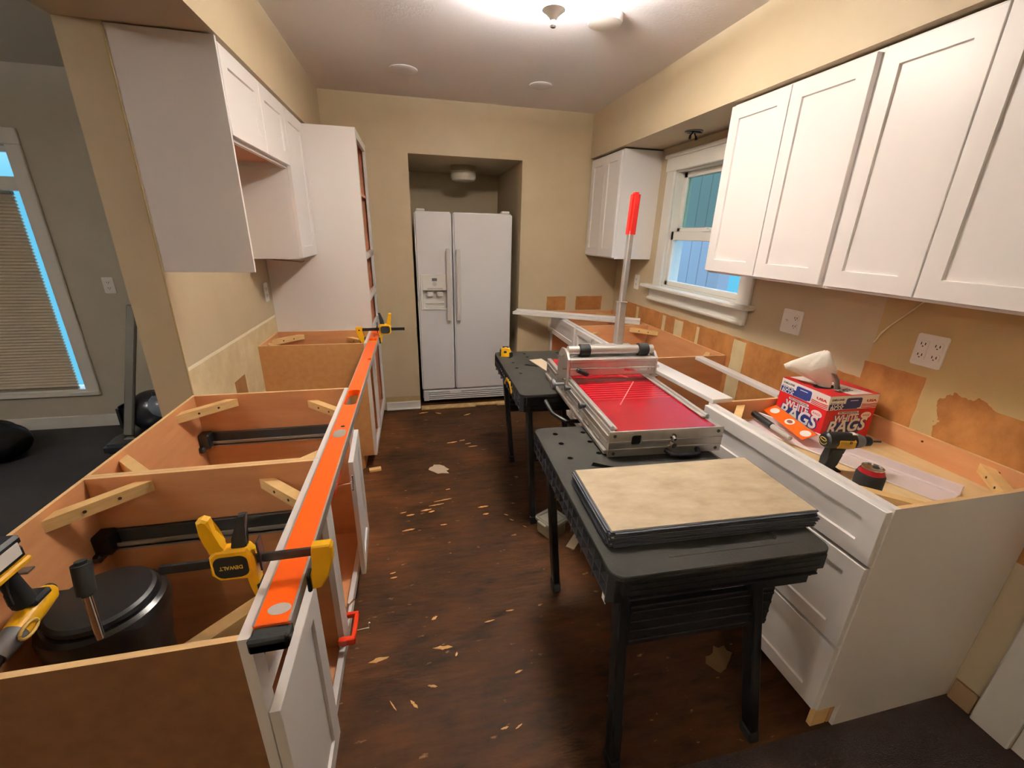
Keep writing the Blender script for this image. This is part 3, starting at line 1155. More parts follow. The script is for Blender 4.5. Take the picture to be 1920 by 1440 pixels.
# ---- left wall cabinets
def wall_cabinet(name, label, xb, xf, s, y0, y1, z0, z1, doors, holes, bottom_m=maple, near=white_cab, group=None, dz=(.012, .012)):
    t = thing(name, label, 'wall cabinet', ((xb + xf) / 2, (y0 + y1) / 2, z0), group=group)
    g = .0006
    b = MB()
    b.box(xb, xf - s * .0192, y0 + g, y0 + g + .012, z0, z1)
    b.build('side_panel', near, t, world=True)
    b = MB()
    b.box(xb, xf - s * .0192, y1 - g - .012, y1 - g, z0, z1)
    b.build('side_panel', near, t, world=True)
    b = MB()
    b.box(xb, xf - s * .0192, y0 + .0128, y1 - .0128, z1 - .014, z1)
    b.build('top_panel', maple, t, world=True)
    b = MB()
    b.box(xb, xf - s * .0192, y0 + .0128, y1 - .0128, z0 + .022, z0 + .034)
    b.build('bottom_panel', bottom_m, t, world=True)
    b = MB()
    b.box(xb, xb + s * .006, y0 + .0128, y1 - .0128, z0 + .0342, z1 - .0142)
    b.build('back_panel', maple, t, world=True)
    b = MB()
    frame_boxes(b, xf, s, y0 + g, y1 - g, z0, z1, holes)
    b.build('face_frame', white_cab, t, world=True)
    for (a, c) in doors:
        door(t, 'door', xf, s, a, c, z0 + dz[0], z1 - dz[1])
    return t


UXF = -0.6205
b = MB()
b.box(XLW + .0005, -0.6, YP + .0005, YP + .0125, 1.366, ZS - .004, .001)
tag(b.build('end_panel', white_cab), 'large white end panel hanging at the near end of the left wall cabinets', 'cabinet panel')
YH0, YH1, YN1 = 1.876, 2.656, 3.044
hood = wall_cabinet('wall_cabinet', 'short white wall cabinet with two doors over the range gap', XLW + .0005, UXF, 1, YH0, YH1, 1.825, 2.122, [(YH0 + .006, 2.278), (2.283, YH1 - .004)], [(YH0 + .04, YH1 - .04, 1.865, 2.085)], bottom_m=pink_in, dz=(.012, .009))
nar = wall_cabinet('wall_cabinet', 'narrow full-height white wall cabinet beside the tall pantry', XLW + .0005, UXF, 1, YH1 + .001, YN1, 1.368, 2.122, [(YH1 + .006, YN1 - .004)], [(YH1 + .04, YN1 - .04, 1.41, 2.085)], dz=(.008, .009))

# ---- right wall cabinets
RXF = 1.499
y_ = [2.0, 1.658, 1.310, 1.002, 0.69]
RZ0, RZ1 = 1.368, 2.118
wall_cabinet('wall_cabinet', 'white two-door wall cabinet right beside the kitchen window', XRW - .0005, RXF, -1, 1.318, 1.998, RZ0, RZ1, [(1.661, 1.996), (1.330, 1.657)], [(1.36, 1.96, 1.41, 2.08)], group='right wall cabinets', dz=(.010, .010))
wall_cabinet('wall_cabinet', 'white two-door wall cabinet at the upper right picture edge', XRW - .0005, RXF, -1, .690, 1.317, RZ0, RZ1, [(1.004, 1.306), (.694, 1.0)], [(.73, 1.28, 1.41, 2.08)], group='right wall cabinets', dz=(.010, .010))
wall_cabinet('wall_cabinet', 'white two-door wall cabinet in the corner left of the kitchen window', XRW - .0005, RXF, -1, 3.107, 3.664, RZ0, RZ1, [(3.114, 3.377), (3.381, 3.645)], [(3.147, 3.624, 1.41, 2.08)], dz=(.010, .010))

# ---- right run
XRB = XRW - .002
RD0, RD1 = YE, 1.44
t = thing('drawer_base_cabinet', 'white drawer base cabinet nearest on the right, with the rag box on top', 'base cabinet', ((XRB + XFR) / 2, (RD0 + RD1) / 2, 0))
b = MB()
M = axes((0, RD0 + .0132, 0), (1, 0, 0), (0, 0, 1), (0, -1, 0))
b.prism(side_profile(XRB, XFR, -1, ZB), .0126, M)
o = b.build('side_panel', [white_cab, raw_edge], t, world=True)
for p in o.data.polygons:
    if p.normal.z > .9:
        p.material_index = 1
o['label'] = 'white end panel facing the camera'
side_panel(t, 'side_panel', XRB, XFR, -1, RD1 - .0126, .012, ZB, maple)
b = MB()
b.box(XRB, XRB - .012, RD0 + .014, RD1 - .014, 0, ZB)
o = b.build('back_panel', [maple, raw_edge, screw_m], t, world=True)
for p in o.data.polygons:
    if p.normal.z > .9:
        p.material_index = 1
b = MB()
b.box(XRB - .0122, XFR + .0195, RD0 + .014, RD1 - .0135, .776, .789)
tag(b.build('top_board', plywood, t, world=True), 'pale plywood board')
b = MB()
b.box(XFR + .095, XFR + .084, RD0 + .014, RD1 - .014, 0, .102)
b.build('toe_board', mdf_brown, t, world=True)
b = MB()
b.box(XFR + .019, XFR + .078, RD0 + .014, RD0 + .03, .0, .1)
tag(b.build('toe_block', pine, t, world=True), 'bare pine block at the toe kick corner')
b = MB()
frame_boxes(b, XFR, -1, RD0 + .0006, RD1 - .0006, .102, ZB, [(RD0 + .04, RD1 - .04, .14, .83)])
b.build('face_frame', white_cab, t, world=True)
for z0, z1 in ((.690, .866), (.386, .678), (.110, .374)):
    door(t, 'drawer_front', XFR, -1, RD0 + .004, RD1 - .004, z0, z1, rail=.05)
for cy, dy in ((RD0 + .0135, 1), (RD1 - .0135, -1)):
    if dy > 0:
        brace(t, XRB - .012, cy, -1, dy, ZB - .05)
    brace(t, XFR + .019, cy, 1, dy, ZB - .05)
b = MB()
for y in (.80, 1.02, 1.24):
    b.cyl((XRB - .0118, y, ZB - .025), (XRB - .0135, y, ZB - .025), .004, seg=10)
b.build('screw_hole', screw_m, t, world=True)

RS0, RS1 = 2.095, 3.0
sink = base_cabinet('white sink base cabinet with a false drawer front, past the dishwasher gap', XRB, XFR, -1, RS0, RS1, [(RS0 + .04, RS1 - .04, .74, .80), (RS0 + .04, RS1 - .04, .14, .70)], near_m=maple)
door(sink, 'false_drawer_front', XFR, -1, RS0 + .004, RS1 - .026, .700, .864, rail=.04)
corner = base_cabinet('white corner base cabinet against the end wall, with a false drawer front', XRB, XFR, -1, RS1 + .001, YB - .002, [(RS1 + .04, 3.635, .74, .80), (RS1 + .04, 3.635, .14, .70)], near_m=maple)
door(corner, 'false_drawer_front', XFR, -1, RS1 + .008, 3.655, .700, .864, rail=.04)

# loose white strips
def strip(label, p0, p1, w, h, m=white_cab):
    p0, p1 = Vector(p0), Vector(p1)
    c = (p0 + p1) / 2
    b = MB()
    b.bar(p0, p1, w, h, .0015)
    return tag(b.build('filler_strip', m, origin=c), label, 'wood strip', 'loose white filler strips')


strip('wide white filler strip bridging the dishwasher gap behind the red cutter table', (1.250, 1.42, ZB + .0105), (1.213, 2.16, ZB + .0105), .10, .019)
strip('white filler strip across the dishwasher gap close to the wall', (1.585, 1.455, ZB - .003), (1.605, 2.083, ZB - .003), .045, .019)
# long strip across the corner base
b = MB()
b.bar((0.835, 3.575, ZB + .012), (1.745, 3.035, ZB + .012), .095, .022, .002)
b.bar((0.865, 3.605, ZB + .030), (1.765, 3.071, ZB + .030), .016, .014, .001)
tag(b.build('filler_strip', white_cab, origin=(1.29, 3.305, ZB)), 'long white filler strip laid diagonally across the corner base cabinet', 'wood strip', 'loose white filler strips')

# ------------------------------------------------------------------ refrigerator
FX0, FX1, FY, FZ = 0.022, 0.836, 3.735, 1.686
t = thing('refrigerator', 'white side-by-side refrigerator standing in the alcove', 'refrigerator', ((FX0 + FX1) / 2, 4.08, 0))
b = MB()
b.box(FX0 + .004, FX1 - .004, FY + .085, 4.45, .03, FZ - .02, .006)
b.build('body', fridge_white, t, world=True)
xm = .327
fd = MB()
fd.box(FX0, xm - .005, FY, FY + .08, .145, FZ, .012, seg=3)
fdo = fd.build('freezer_door', fridge_white, t, world=True, smooth=True)
hx0, hx1, hz0, hz1 = .066, .268, .905, 1.055
c = MB()
c.box(hx0, hx1, FY - .03, FY + .06, hz0, hz1, .006)
boolean(fdo, c)
b = MB()
b.box(xm + .005, FX1, FY, FY + .08, .145, FZ, .012, seg=3)
b.build('fresh_food_door', fridge_white, t, world=True, smooth=True)
# dispenser
b = MB()
for a in ((.048, hx0, .888, 1.19), (hx1, .29, .888, 1.19), (hx0, hx1, .888, hz0), (hx0, hx1, hz1, 1.19)):
    b.box(a[0], a[1], FY - .009, FY + .002, a[2], a[3], .003)
d = b.build('dispenser_panel', white_plastic, fdo, world=True)
b = MB()
b.box(hx0 + .001, hx1 - .001, FY + .045, FY + .05, hz0, hz1)
b.box(hx0 + .02, hx1 - .02, FY - .004, FY + .045, hz0 + .0, hz0 + .012, .003)
b.box(hx0 + .02, hx1 - .02, FY + .02, FY + .045, hz0 + .03, hz0 + .05, .008)
b.build('drip_tray', white_plastic, fdo, world=True)
for x in (.128, .212):
    b = MB()
    b.box(x - .026, x + .026, FY + .0, FY + .044, hz1 - .055, hz1 - .012, .008)
    b.build('dispenser_paddle', white_plastic, fdo, world=True)
b = MB()
b.box(.146, .188, FY - .0105, FY - .009, 1.135, 1.158)
b.build('display', mat('display_grey', (96, 94, 92), 0.3), fdo, world=True)
b = MB()
b.box(.105, .235, FY - .0105, FY - .009, 1.066, 1.078)
b.cyl((.167, FY - .012, 1.11), (.167, FY - .008, 1.11), .018)
b.build('control_strip', mat('pale_grey_print', (206, 202, 198), 0.4), fdo, world=True)
for x, par in ((xm - .042, fdo), (xm + .042, [c for c in t.children if c.name.startswith('fresh')][0])):
    b = MB()
    b.box(x - .017, x + .017, FY - .058, FY - .030, .80, 1.40, .006, seg=2)
    b.box(x - .015, x + .015, FY - .032, FY + .004, .80, .84, .004)
    b.box(x - .015, x + .015, FY - .032, FY + .004, 1.36, 1.40, .004)
    b.build('handle', mat('handle_white', (214, 207, 202), .35), par, world=True)
b = MB()
for x in (.075, .78):
    b.box(x - .035, x + .035, FY + .02, FY + .1, FZ + .0005, FZ + .02, .006)
b.build('hinge_cover', white_plastic, t, world=True)
b = MB()
b.box(FX0 + .01, FX1 - .01, FY + .024, FY + .04, .03, .138)
b.build('grille_recess', dark_gap, t, world=True)
b = MB()
for k in range(5):
    z = .042 + k * .019
    b.box(FX0 + .06, FX1 - .02, FY + .005, FY + .022, z, z + .011, .003)
b.box(FX0 + .01, FX0 + .06, FY + .004, FY + .022, .036, .136, .003)
b.box(.27, .38, FY + .003, FY + .022, .098, .138, .003)
b.box(FX0 + .01, FX1 - .01, FY + .004, FY + .022, .128, .139, .003)
b.build('kick_grille', fridge_white, t, world=True)
b = MB()
for x in (.1, .75):
    b.cyl((x, FY + .12, 0), (x, FY + .12, .032), .02)
    b.cyl((x, 4.4, 0), (x, 4.4, .032), .02)
b.build('foot', black_plastic, t, world=True)

# ------------------------------------------------------------------ level
t = thing('spirit_level', 'long orange box level clamped along the left cabinet fronts', 'spirit level', (-.272, 1.82, .858))
LX0, LX1, LZ0, LZ1 = XFL + .0003, -.243, .858, .884
b = MB()
b.box(LX0, LX1, .625, 3.045, LZ0, LZ1, .0015)
bar = b.build('beam', orange, t, world=True)
c = MB()
for y0, y1 in ((1.63, 1.80), (2.66, 2.74)):
    c.prism(rrect(LX0 + .007, LX1 - .007, y0, y1, .018), .06, Matrix.Translation((0, 0, LZ0 - .02)))
c.cyl((LX1 - .004, 2.27, LZ0 - .02), (LX1 - .004, 2.27, LZ1 + .02), .019)
boolean(bar, c)
bar.data.materials.clear()
bar.data.materials.append(orange)
b = MB()
b.box(LX0 - .0002, LX0 + .0035, .625, 3.045, LZ1 - .0004, LZ1 + .0007)
b.box(LX1 - .0035, LX1 + .0006, .625, 3.045, LZ1 - .0004, LZ1 + .0007)
b.box(LX1 - .0004, LX1 + .0008, .625, 3.045, LZ0 + .001, LZ1)
tag(b.build('machined_edge', alu, bar, world=True), 'bare metal edge')
b = MB()
b.box(LX0 - .0, LX1 + .002, .592, .632, LZ0 - .004, LZ1 - .006, .004)
b.box(LX0 - .0, LX1 + .002, .592, .606, LZ0 - .004, LZ1 + .001, .004)
b.build('end_cap', rubber, t, world=True)
b = MB()
b.box(LX0, LX1 + .002, 3.03, 3.048, LZ0 - .002, LZ1 + .001, .003)
b.build('end_cap', rubber, t, world=True)
b = MB()
b.lathe([(0, 0), (.017, 0), (.017, .0008), (0, .0009)], M=Matrix.Translation((-.268, .655, LZ1)) @ Matrix.Diagonal((1.15, .75, 1, 1)))
b.build('maker_label', mat('grey_label', (196, 190, 184), .4), bar, world=True)
b = MB()
b.prism(rrect(LX0 + .012, LX1 - .010, 1.345, 1.405, .018), .0012, Matrix.Translation((0, 0, LZ1 - .0003)))
b.build('vial_window', mat('vial_grey', (170, 160, 146), .2, .3), bar, world=True)
b = MB()
b.cyl((-.270, 1.43, LZ1 - .001), (-.270, 1.43, LZ1 + .0006), .007)
b.cyl((-.270, 2.80, LZ1 - .001), (-.270, 2.80, LZ1 + .0006), .006)
b.build('rivet', dark_gap, bar, world=True)
b = MB()
b.cyl((LX0 + .01, 2.70, LZ0 + .012), (LX1 - .01, 2.70, LZ0 + .012), .009)
b.build('vial', mat('vial_yellow', (200, 196, 80), .1), t, world=True)


# ------------------------------------------------------------------ bar clamps
def bar_clamp(label, loc, rz, body_x, text_flip):
    """local x along the bar from the fixed jaw (x=0) backwards (+x); z up; jaws hang down"""
    t = thing('bar_clamp', label, 'clamp', loc, rz)
    b = MB()
    b.box(-.004, .285, -.003, .003, -.0095, .0095, .0008)
    b.build('bar', black_plastic, t)
    # fixed jaw
    b = MB()
    b.prism([(-.014, .018), (.020, .018), (.022, .008), (.020, -.02), (.030, -.052), (.030, -.088), (.012, -.086), (-.004, -.06), (-.016, -.022), (-.018, .010)], .022, axes((0, .011, 0), (1, 0, 0), (0, 0, 1), (0, -1, 0)), bev=.003)
    fj = b.build('fixed_jaw', dw_yellow, t)
    b = MB()
    b.cyl((.003, -.0125, -.002), (.003, -.0108, -.002), .005, seg=14)
    b.build('rivet', dark_gap, fj)
    b = MB()
    b.box(.030, .038, -.014, .014, -.092, -.050, .003)
    b.build('jaw_pad', rubber, fj)
    # sliding body
    x = body_x
    b = MB()
    b.prism([(x - .028, .020), (x - .020, .034), (x + .034, .034), (x + .046, .022), (x + .048, -.02), (x + .036, -.034), (x - .018, -.036), (x - .026, -.02)], .028, axes((0, .014, 0), (1, 0, 0), (0, 0, 1), (0, -1, 0)), bev=.004)
    b.prism([(x - .028, .016), (x - .014, .020), (x - .010, -.03), (x - .012, -.056), (x - .016, -.088), (x - .0235, -.086), (x - .028, -.058), (x - .030, -.02)], .022, axes((0, .011, 0), (1, 0, 0), (0, 0, 1), (0, -1, 0)), bev=.003)
    body = b.build('body', dw_yellow, t)
    b = MB()
    b.box(x - .0315, x - .0235, -.014, .014, -.094, -.052, .003)
    b.build('jaw_pad', rubber, body)
    b = MB()
    b.prism(rrect(x - .018, x + .040, -.026, .022, .014), .031, axes((0, .0155, 0), (1, 0, 0), (0, 0, 1), (0, -1, 0)), bev=.001)
    b.build('grip_inlay', rubber, body)
    if text_flip is not None:
        b = MB()
        text(b, 'DEWALT', axes((x + .011, .0156, -.002), (1, 0, 0), (0, 0, -1), (0, 1, 0)), .0115, w=.040, ext=.0004, bold=.0003)
        tag(b.build('lettering', print_yellow, body), 'yellow DEWALT lettering')
    # handles
    b = MB()
    b.prism([(x + .018, .030), (x + .046, .026), (x + .048, .05), (x + .052, .075), (x + .054, .100), (x + .044, .105), (x + .034, .100), (x + .032, .070), (x + .022, .045)], .022, axes((0, .011, 0), (1, 0, 0), (0, 0, 1), (0, -1, 0)), bev=.004)
    b.build('handle', dw_yellow, t)
    b = MB()
    b.prism([(x - .018, .028), (x + .010, .030), (x + .004, .055), (x - .008, .085), (x - .014, .104), (x - .028, .106), (x - .024, .085), (x - .018, .055)], .014, axes((0, .007, 0), (1, 0, 0), (0, 0, 1), (0, -1, 0)), bev=.003)
    b.build('trigger', rubber, t)
    b = MB()
    b.box(x - .040, x - .036, -.012, .012, -.022, .045, .001)
    b.build('release_plate', black_plastic, t)
    return t


# fixed jaw in front of the level, bar running back over the cabinet
bar_clamp('yellow and black bar clamp across the near end of the orange level', (-.205, .748, .926), PI, .1505, True)
bar_clamp('yellow bar clamp holding the far end of the orange level by the pantry', (-.3625, 2.80, .930), 0.0, .1525, None)


# ------------------------------------------------------------------ orange C-clamps on the frames
def c_clamp(label, loc, rz=0.0):
    t = thing('c_clamp', label, 'clamp', loc, rz, group='orange C-clamps')
    b = MB()
    # C body around the two stiles: local y along the clamping direction, x outwards
    b.box(.028, .044, -.062, .050, -.008, .008, .002)
    b.box(-.020, .044, -.066, -.048, -.013, .013, .003)
    b.box(-.014, .044, .040, .054, -.010, .010, .002)
    b.build('body', orange_red, t)
    b = MB()
    b.cyl((.004, -.10, 0), (.004, -.012, 0), .0045, seg=12)
    b.cyl((.004, -.016, 0), (.004, -.009, 0), .010, seg=16)
    b.build('screw', chrome, t)
    b = MB()
    b.cyl((-.018, -.098, -.01), (.03, -.098, .014), .003, seg=10)
    b.sph((-.018, -.098, -.01), .0045, seg=10)
    b.sph((.03, -.098, .014), .0045, seg=10)
    b.build('tommy_bar', chrome, t)
    return t


def stile_clamp(label, z, flip):
    t = thing('c_clamp', label, 'clamp', (XFL, YA1, z), 0, group='orange C-clamps')
    # stiles: x from XFL-.019 to XFL, y YA1-.038 .. YA1+.038
    b = MB()
    b.box(.026, .040, -.062, .058, -.009, .009, .002)
    b.box(-.016, .040, -.064, -.046, -.014, .014, .003)
    b.box(-.016, .040, .046, .060, -.010, .010, .002)
    b.cyl((.0, -.066, 0), (.0, -.046, 0), .013, seg=16)
    b.build('body', orange_red, t)
    b = MB()
    s = -1 if flip else 1
    b.cyl((-.006, .0385, 0), (-.006, .046, 0), .009, seg=16)
    b.cyl((-.006, .040, 0), (-.006, .105, 0), .0042, seg=12)
    b.build('screw', chrome, t)
    b = MB()
    b.cyl((-.02, .10, -.02 * s), (.02, .10, .026 * s), .0028, seg=10)
    b.sph((-.02, .10, -.02 * s), .0045, seg=10)
    b.sph((.02, .10, .026 * s), .0045, seg=10)
    b.build('tommy_bar', chrome, t)
    b = MB()
    b.cyl((.040, -.02, 0), (.085, -.02, .004), .0032, seg=10)
    b.cyl((.083, -.02, -.022), (.085, -.02, .026), .0026, seg=10)
    b.sph((.083, -.02, -.022), .0042, seg=10)
    b.sph((.085, -.02, .026), .0042, seg=10)
    b.build('side_screw', chrome, t)
    return t


stile_clamp('orange C-clamp low down on the joined frames of the two left cabinets', .185, False)
stile_clamp('orange C-clamp just under the level on the joined left cabinet frames', .790, True)

# ------------------------------------------------------------------ workbenches
BW, BL, BH = .605, .80, .79
def make_bench(label, loc, rz):
    t = thing('folding_workbench', label, 'workbench', loc, rz, group='black folding workbenches')
    b = MB()
    holes = [circ(x, y, .0105) for x in (.075, BW - .075) for y in (.34, .44, .55, .66, .74)]
    holes += [circ(x, y, .0105) for x in (.19, BW - .19) for y in (.57, .66, .74)]
    tray = rrect(.19, .49, .062, .108, .008)
    holes.append(tray)
    holes.append([(.13, .49), (.145, .51), (.20, .475), (.29, .425), (.50, .40), (.50, .385), (.28, .405), (.19, .455)])
    plate_holes(b, rrect(0, BW, 0, BL, .035, 8), holes, BH - .014, BH - .0015)
    plate_holes(b, rrect(.0015, BW - .0015, .0015, BL - .0015, .034, 8), holes, BH - .0015, BH)
    b.prism(tray, .004, Matrix.Translation((0, 0, BH - .010)))
    b.box(.165, .52, .044, .0455, BH - .0004, BH + .0006)
    top = b.build('table_top', bench_plastic, t)
    # skirt with crate-like ribs
    b = MB()
    z0, z1 = BH - .100, BH - .0142
    b.box(.022, BW - .022, .022, BL - .022, z1 - .004, z1)
    b.box(.022, .026, .022, BL - .022, z0, z1)
    b.box(BW - .026, BW - .022, .022, BL - .022, z0, z1)
    b.box(.022, BW - .022, .022, .026, z0, z1)
    b.box(.022, BW - .022, BL - .026, BL - .022, z0, z1)
    b.build('skirt', bench_under, t)
    n = 17
    for x in (.000, BW - .022):
        b = MB()
        for k in range(n + 1):
            y = .03 + (BL - .06) * k / n
            b.box(x, x + .022, y - .0025, y + .0025, z0 + (.014 if k % 2 else 0), z1)
        for z in (z0 + .016, z0 + .052):
            b.box(x + .001, x + .021, .03, BL - .03, z - .002, z + .002)
        b.build('side_ribs', bench_rib, t)
    # stepped end aprons
    for y, s in ((0.004, 1), (BL - .004, -1)):
        b = MB()
        b.box(.03, BW - .012, y, y + s * .018, BH - .062, z1, .003)
        b.box(.05, BW - .03, y + s * .006, y + s * .018, BH - .085, BH - .058, .003)
        b.box(.40, BW - .04, y + s * .008, y + s * .018, BH - .112, BH - .08, .003)
        for z in (BH - .03, BH - .048, BH - .073):
            b.box(.05, BW - .03, y - s * .002, y + s * .01, z - .002, z + .002)
        b.build('end_apron', bench_under, t)
    # legs
    for (tx, ty, fx, fy) in ((.055, .06, .105, .05), (BW - .175, .06, BW - .02, .05), (.055, BL - .06, .125, BL - .06), (BW - .175, BL - .06, BW - .06, BL - .06)):
        b = MB()
        b.bar((tx, ty, BH - .06), (fx, fy, .012), .046, .030, .004, up=(1, 0, 0))
        lg = b.build('leg', bench_under, t)
        b = MB()
        d = (Vector((tx, ty, BH - .06)) - Vector((fx, fy, .012))).normalized()
        b.bar((fx, fy, 0.0), Vector((fx, fy, 0.0)) + d * .05, .052, .036, .004, up=(1, 0, 0))
        b.build('foot', rubber, lg)
    for y in (.06, BL - .06):
        b = MB()
        b.box(.085, BW - .09, y - .011, y + .011, .50, .635, .003)
        for k in range(4):
            z = .515 + k * .033
            b.box(.09, BW - .095, y - .016, y + .016, z, z + .010, .002)
        b.build('cross_panel', bench_under, t)
    for y in (.06, BL - .06):
        b = MB()
        b.bar((.09, y, BH - .085), (BW - .12, y, BH - .085), .02, .02)
        b.build('leg_hinge', bench_under, t)
    b = MB()
    b.prism([(.22, -.02), (.26, .026), (.36, .022), (.42, -.03), (.41, -.036), (.35, .012), (.27, .012), (.23, -.028)], .012, axes((-.004, 0, BH - .05), (0, 1, 0), (0, 0, 1), (1, 0, 0)))
    tag(b.build('latch', dw_yellow, t), 'yellow curved latch')
    return t


nb = make_bench('nearest black folding workbench carrying the stack of stone-look tiles', (.412, .688, 0), math.radians(-2.0))
fb = dup(nb)
fb.location = (.478, 1.855, 0)
fb.rotation_euler = (0, 0, math.radians(-1.0))
for ch in fb.children:
    if ch.name.startswith('cross_panel'):
        ch.location.z -= .115
fb['label'] = 'far black folding workbench in front of the refrigerator, tape measure on it'
for ch in list(nb.children):
    if ch.name.startswith('latch'):
        bpy.data.objects.remove(ch)
b = MB()
b.box(-.0005, .0005, 0, .022, 0, .04)
o = b.build('warning_label', print_white, nb)
o.location = (.0185, .060, BH - .142)

# ------------------------------------------------------------------ flooring tiles
ZT = BH
for k in range(7):
    b = MB()
    w, l, h = .610, .300, .0056
    dx, dy = random.uniform(-.006, .006), random.uniform(-.005, .005)
    if k == 6:
        dx, dy = 0, 0
    b.box(0, w, 0, l, 0, h - .0016)
    b.mi = 1
    b.box(.0035, w - .0035, .0035, l - .0035, h - .0016, h, .0006)
    b.mi = 0
    b.box(-.006, 0, .01, l - .01, .0005, .0022)
    b.box(.01, w - .01, -.006, 0, .0005, .0022)
    names = ('lowest', 'second lowest', 'third from the bottom', 'middle', 'third from the top', 'second from the top', 'topmost')
    o = b.build('vinyl_tile', [tile_core, tile_top])
    o.location = (.450 + dx, .792 + dy, ZT + k * (h + .0006) + .0004)
    o.rotation_euler = (0, 0, math.radians(-2.6 + random.uniform(-.3, .3)))
    tag(o, 'topmost beige stone-look vinyl tile of the stack on the near workbench' if k == 6 else 'beige vinyl tile, %s of the stack on the near workbench' % names[k], 'floor tile', 'vinyl tiles stacked on the near workbench')

# ------------------------------------------------------------------ tile / flooring cutter
t = thing('flooring_cutter', 'aluminium flooring guillotine with red table and long red-gripped handle', 'flooring cutter', (.855, 1.205, BH + .0012), math.radians(-3.3))
CW, CL, CH = .43, .92, .098
b = MB()
x0, x1 = -CW / 2, CW / 2
# side rails (profiled)
for s in (-1, 1):
    xa = s * (CW / 2)
    b.box(xa, xa - s * .022, .0, CL, .0, CH, .002)
    b.box(xa, xa + s * .014, .01, CL - .02, .006, .022, .002)
    b.box(xa, xa + s * .006, .01, CL - .02, .05, .056, .001)
    b.box(xa, xa + s * .006, .01, CL - .02, .074, .080, .001)
    for y in (.08, .20, .33, .44):
        b.box(xa + s * .0, xa + s * .007, y, y + .07, .028, .034, .001)
b.box(x0, x1, CL - .02, CL, 0, CH * .75, .002)
b.build('base_frame', alu, t)
b = MB()
plate_holes(b, [(x0 - .004, .002), (x1 + .004, .002), (x1 + .004, CH + .001), (x0 - .004, CH + .001)], [rrect(x0 + .080, x0 + .118, .044, .082, .009)], -.001, .006, axes((0, 0, 0), (1, 0, 0), (0, 0, 1), (0, -1, 0)))
fp = b.build('front_plate', alu, t)
b = MB()
b.box(x0 - .004, x1 + .004, -.010, -.006, .028, .033, .001)
b.box(x0 - .004, x0 + .076, -.010, -.006, .058, .062, .001)
b.box(x0 + .122, x1 + .004, -.010, -.006, .058, .062, .001)
b.build('plate_ridge', alu, fp)
b = MB()
b.box(x0 + .074, x0 + .124, .0013, .004, .040, .087)
b.build('hole_dark', dark_gap, fp)  # dark sheet standing in for the shade inside the hole
b = MB()
b.cyl((x0 + .235, -.006, .072), (x0 + .235, -.012, .072), .012)
b.cyl((x0 + .235, -.012, .072), (x0 + .235, -.024, .066), .007)
b.cyl((x0 + .232, -.008, .045), (x0 + .232, -.03, .045), .013, .010)
b.build('adjusting_knob', chrome, fp)
b = MB()
b.tube([(x0 + .215, -.008, .018), (x0 + .225, -.034, .014), (x0 + .25, -.04, .012), (x0 + .31, -.04, .010), (x0 + .33, -.034, .012), (x0 + .338, -.008, .018)], .009)
b.build('carry_handle', black_plastic, fp, smooth=True)
b = MB()
for x in (x0 + .016, x1 - .016):
    for z in (.015, .083):
        b.cyl((x, -.008, z), (x, -.0055, z), .006, seg=12)
b.build('screw', dark_steel, fp)
# red table
b = MB()
b.box(x0 + .022, x1 - .004, .002, CL - .02, CH - .012, CH - .001, .001)
tb = b.build('cutting_table', red_plate, t)
b = MB()
for k in range(8):
    y = .30 + k * .026
    b.box(x0 + .045, x1 - .04, y, y + .0025, CH - .0012, CH - .0002)
b.build('scribed_line', mat('red_groove', (255, 74, 84), .2), tb)
b = MB()
b.bar((x0 + .135, .235, CH - .0004), (x0 + .315, .505, CH - .0004), .0035, .0012)
b.build('mitre_line', groove_m, tb)
# side guides
for s in (-1, 1):
    b = MB()
    xa = s * (CW / 2 - .018)
    b.box(xa - .014, xa + .014, .012 if s < 0 else .075, .545, CH - .001, CH + .008, .003)
    b.cyl((xa + s * .006, .012 if s < 0 else .075, CH + .008), (xa + s * .006, .545, CH + .008), .008)
    b.build('side_guide', alu, t)
for y in (.27, .48):
    b = MB()
    b.cyl((x0 - .026, y, CH - .012), (x0 + .012, y, CH - .012), .009)
    b.cyl((x0 - .026, y, CH - .012), (x0 - .018, y, CH - .012), .013)
    b.build('locking_knob', dark_steel, t)
b = MB()
b.cyl((x0 - .055, .555, CH - .02), (x0 - .008, .555, CH - .02), .008)
b.cyl((x0 - .07, .555, CH - .02), (x0 - .052, .555, CH - .02), .026, bev=.004)
b.build('hand_wheel', grey_grip, t)
# cutting head
HY = .555
for s in (-1, 1):
    b = MB()
    xa = s * (CW / 2 + .006)
    M = axes((xa - (.012 if s > 0 else -.0), HY, .04), (0, 1, 0), (0, 0, 1), (1, 0, 0))
    poly = [(-.03, 0), (.13, 0), (.135, .10), (.12, .165), (.085, .195), (.04, .20), (.0, .19), (-.03, .165)]
    b.prism(poly, .012, M, bev=.002)
    ch = b.build('cheek_plate', alu, t)
    b = MB()
    for yy, zz in ((-.016, .02), (-.016, .07), (-.016, .12), (.03, .17), (.09, .15), (.11, .05)):
        b.cyl((xa - s * .0 + (.0 if s > 0 else .0), HY + yy, .04 + zz), (xa + s * .016, HY + yy, .04 + zz), .0055, seg=10)
    b.build('bolt', chrome, ch)
b = MB()
xi = CW / 2 - .006
b.box(-xi, xi, HY - .028, HY - .012, CH + .028, CH + .105, .003)
b.box(-xi, xi, HY - .034, HY - .012, CH + .092, CH + .11, .003)
b.box(-xi, xi, HY - .012, HY + .06, CH + .085, CH + .11, .003)
b.box(-xi, xi, HY - .034, HY - .022, CH + .06, CH + .066, .002)
hb = b.build('blade_carrier', alu, t)
b = MB()
b.box(-xi, xi, HY - .018, HY - .012, CH + .006, CH + .03)
b.build('blade', chrome, hb)
b = MB()
b.cyl((-xi + .05, HY - .03, CH + .055), (-xi + .05, HY - .062, CH + .055), .009)
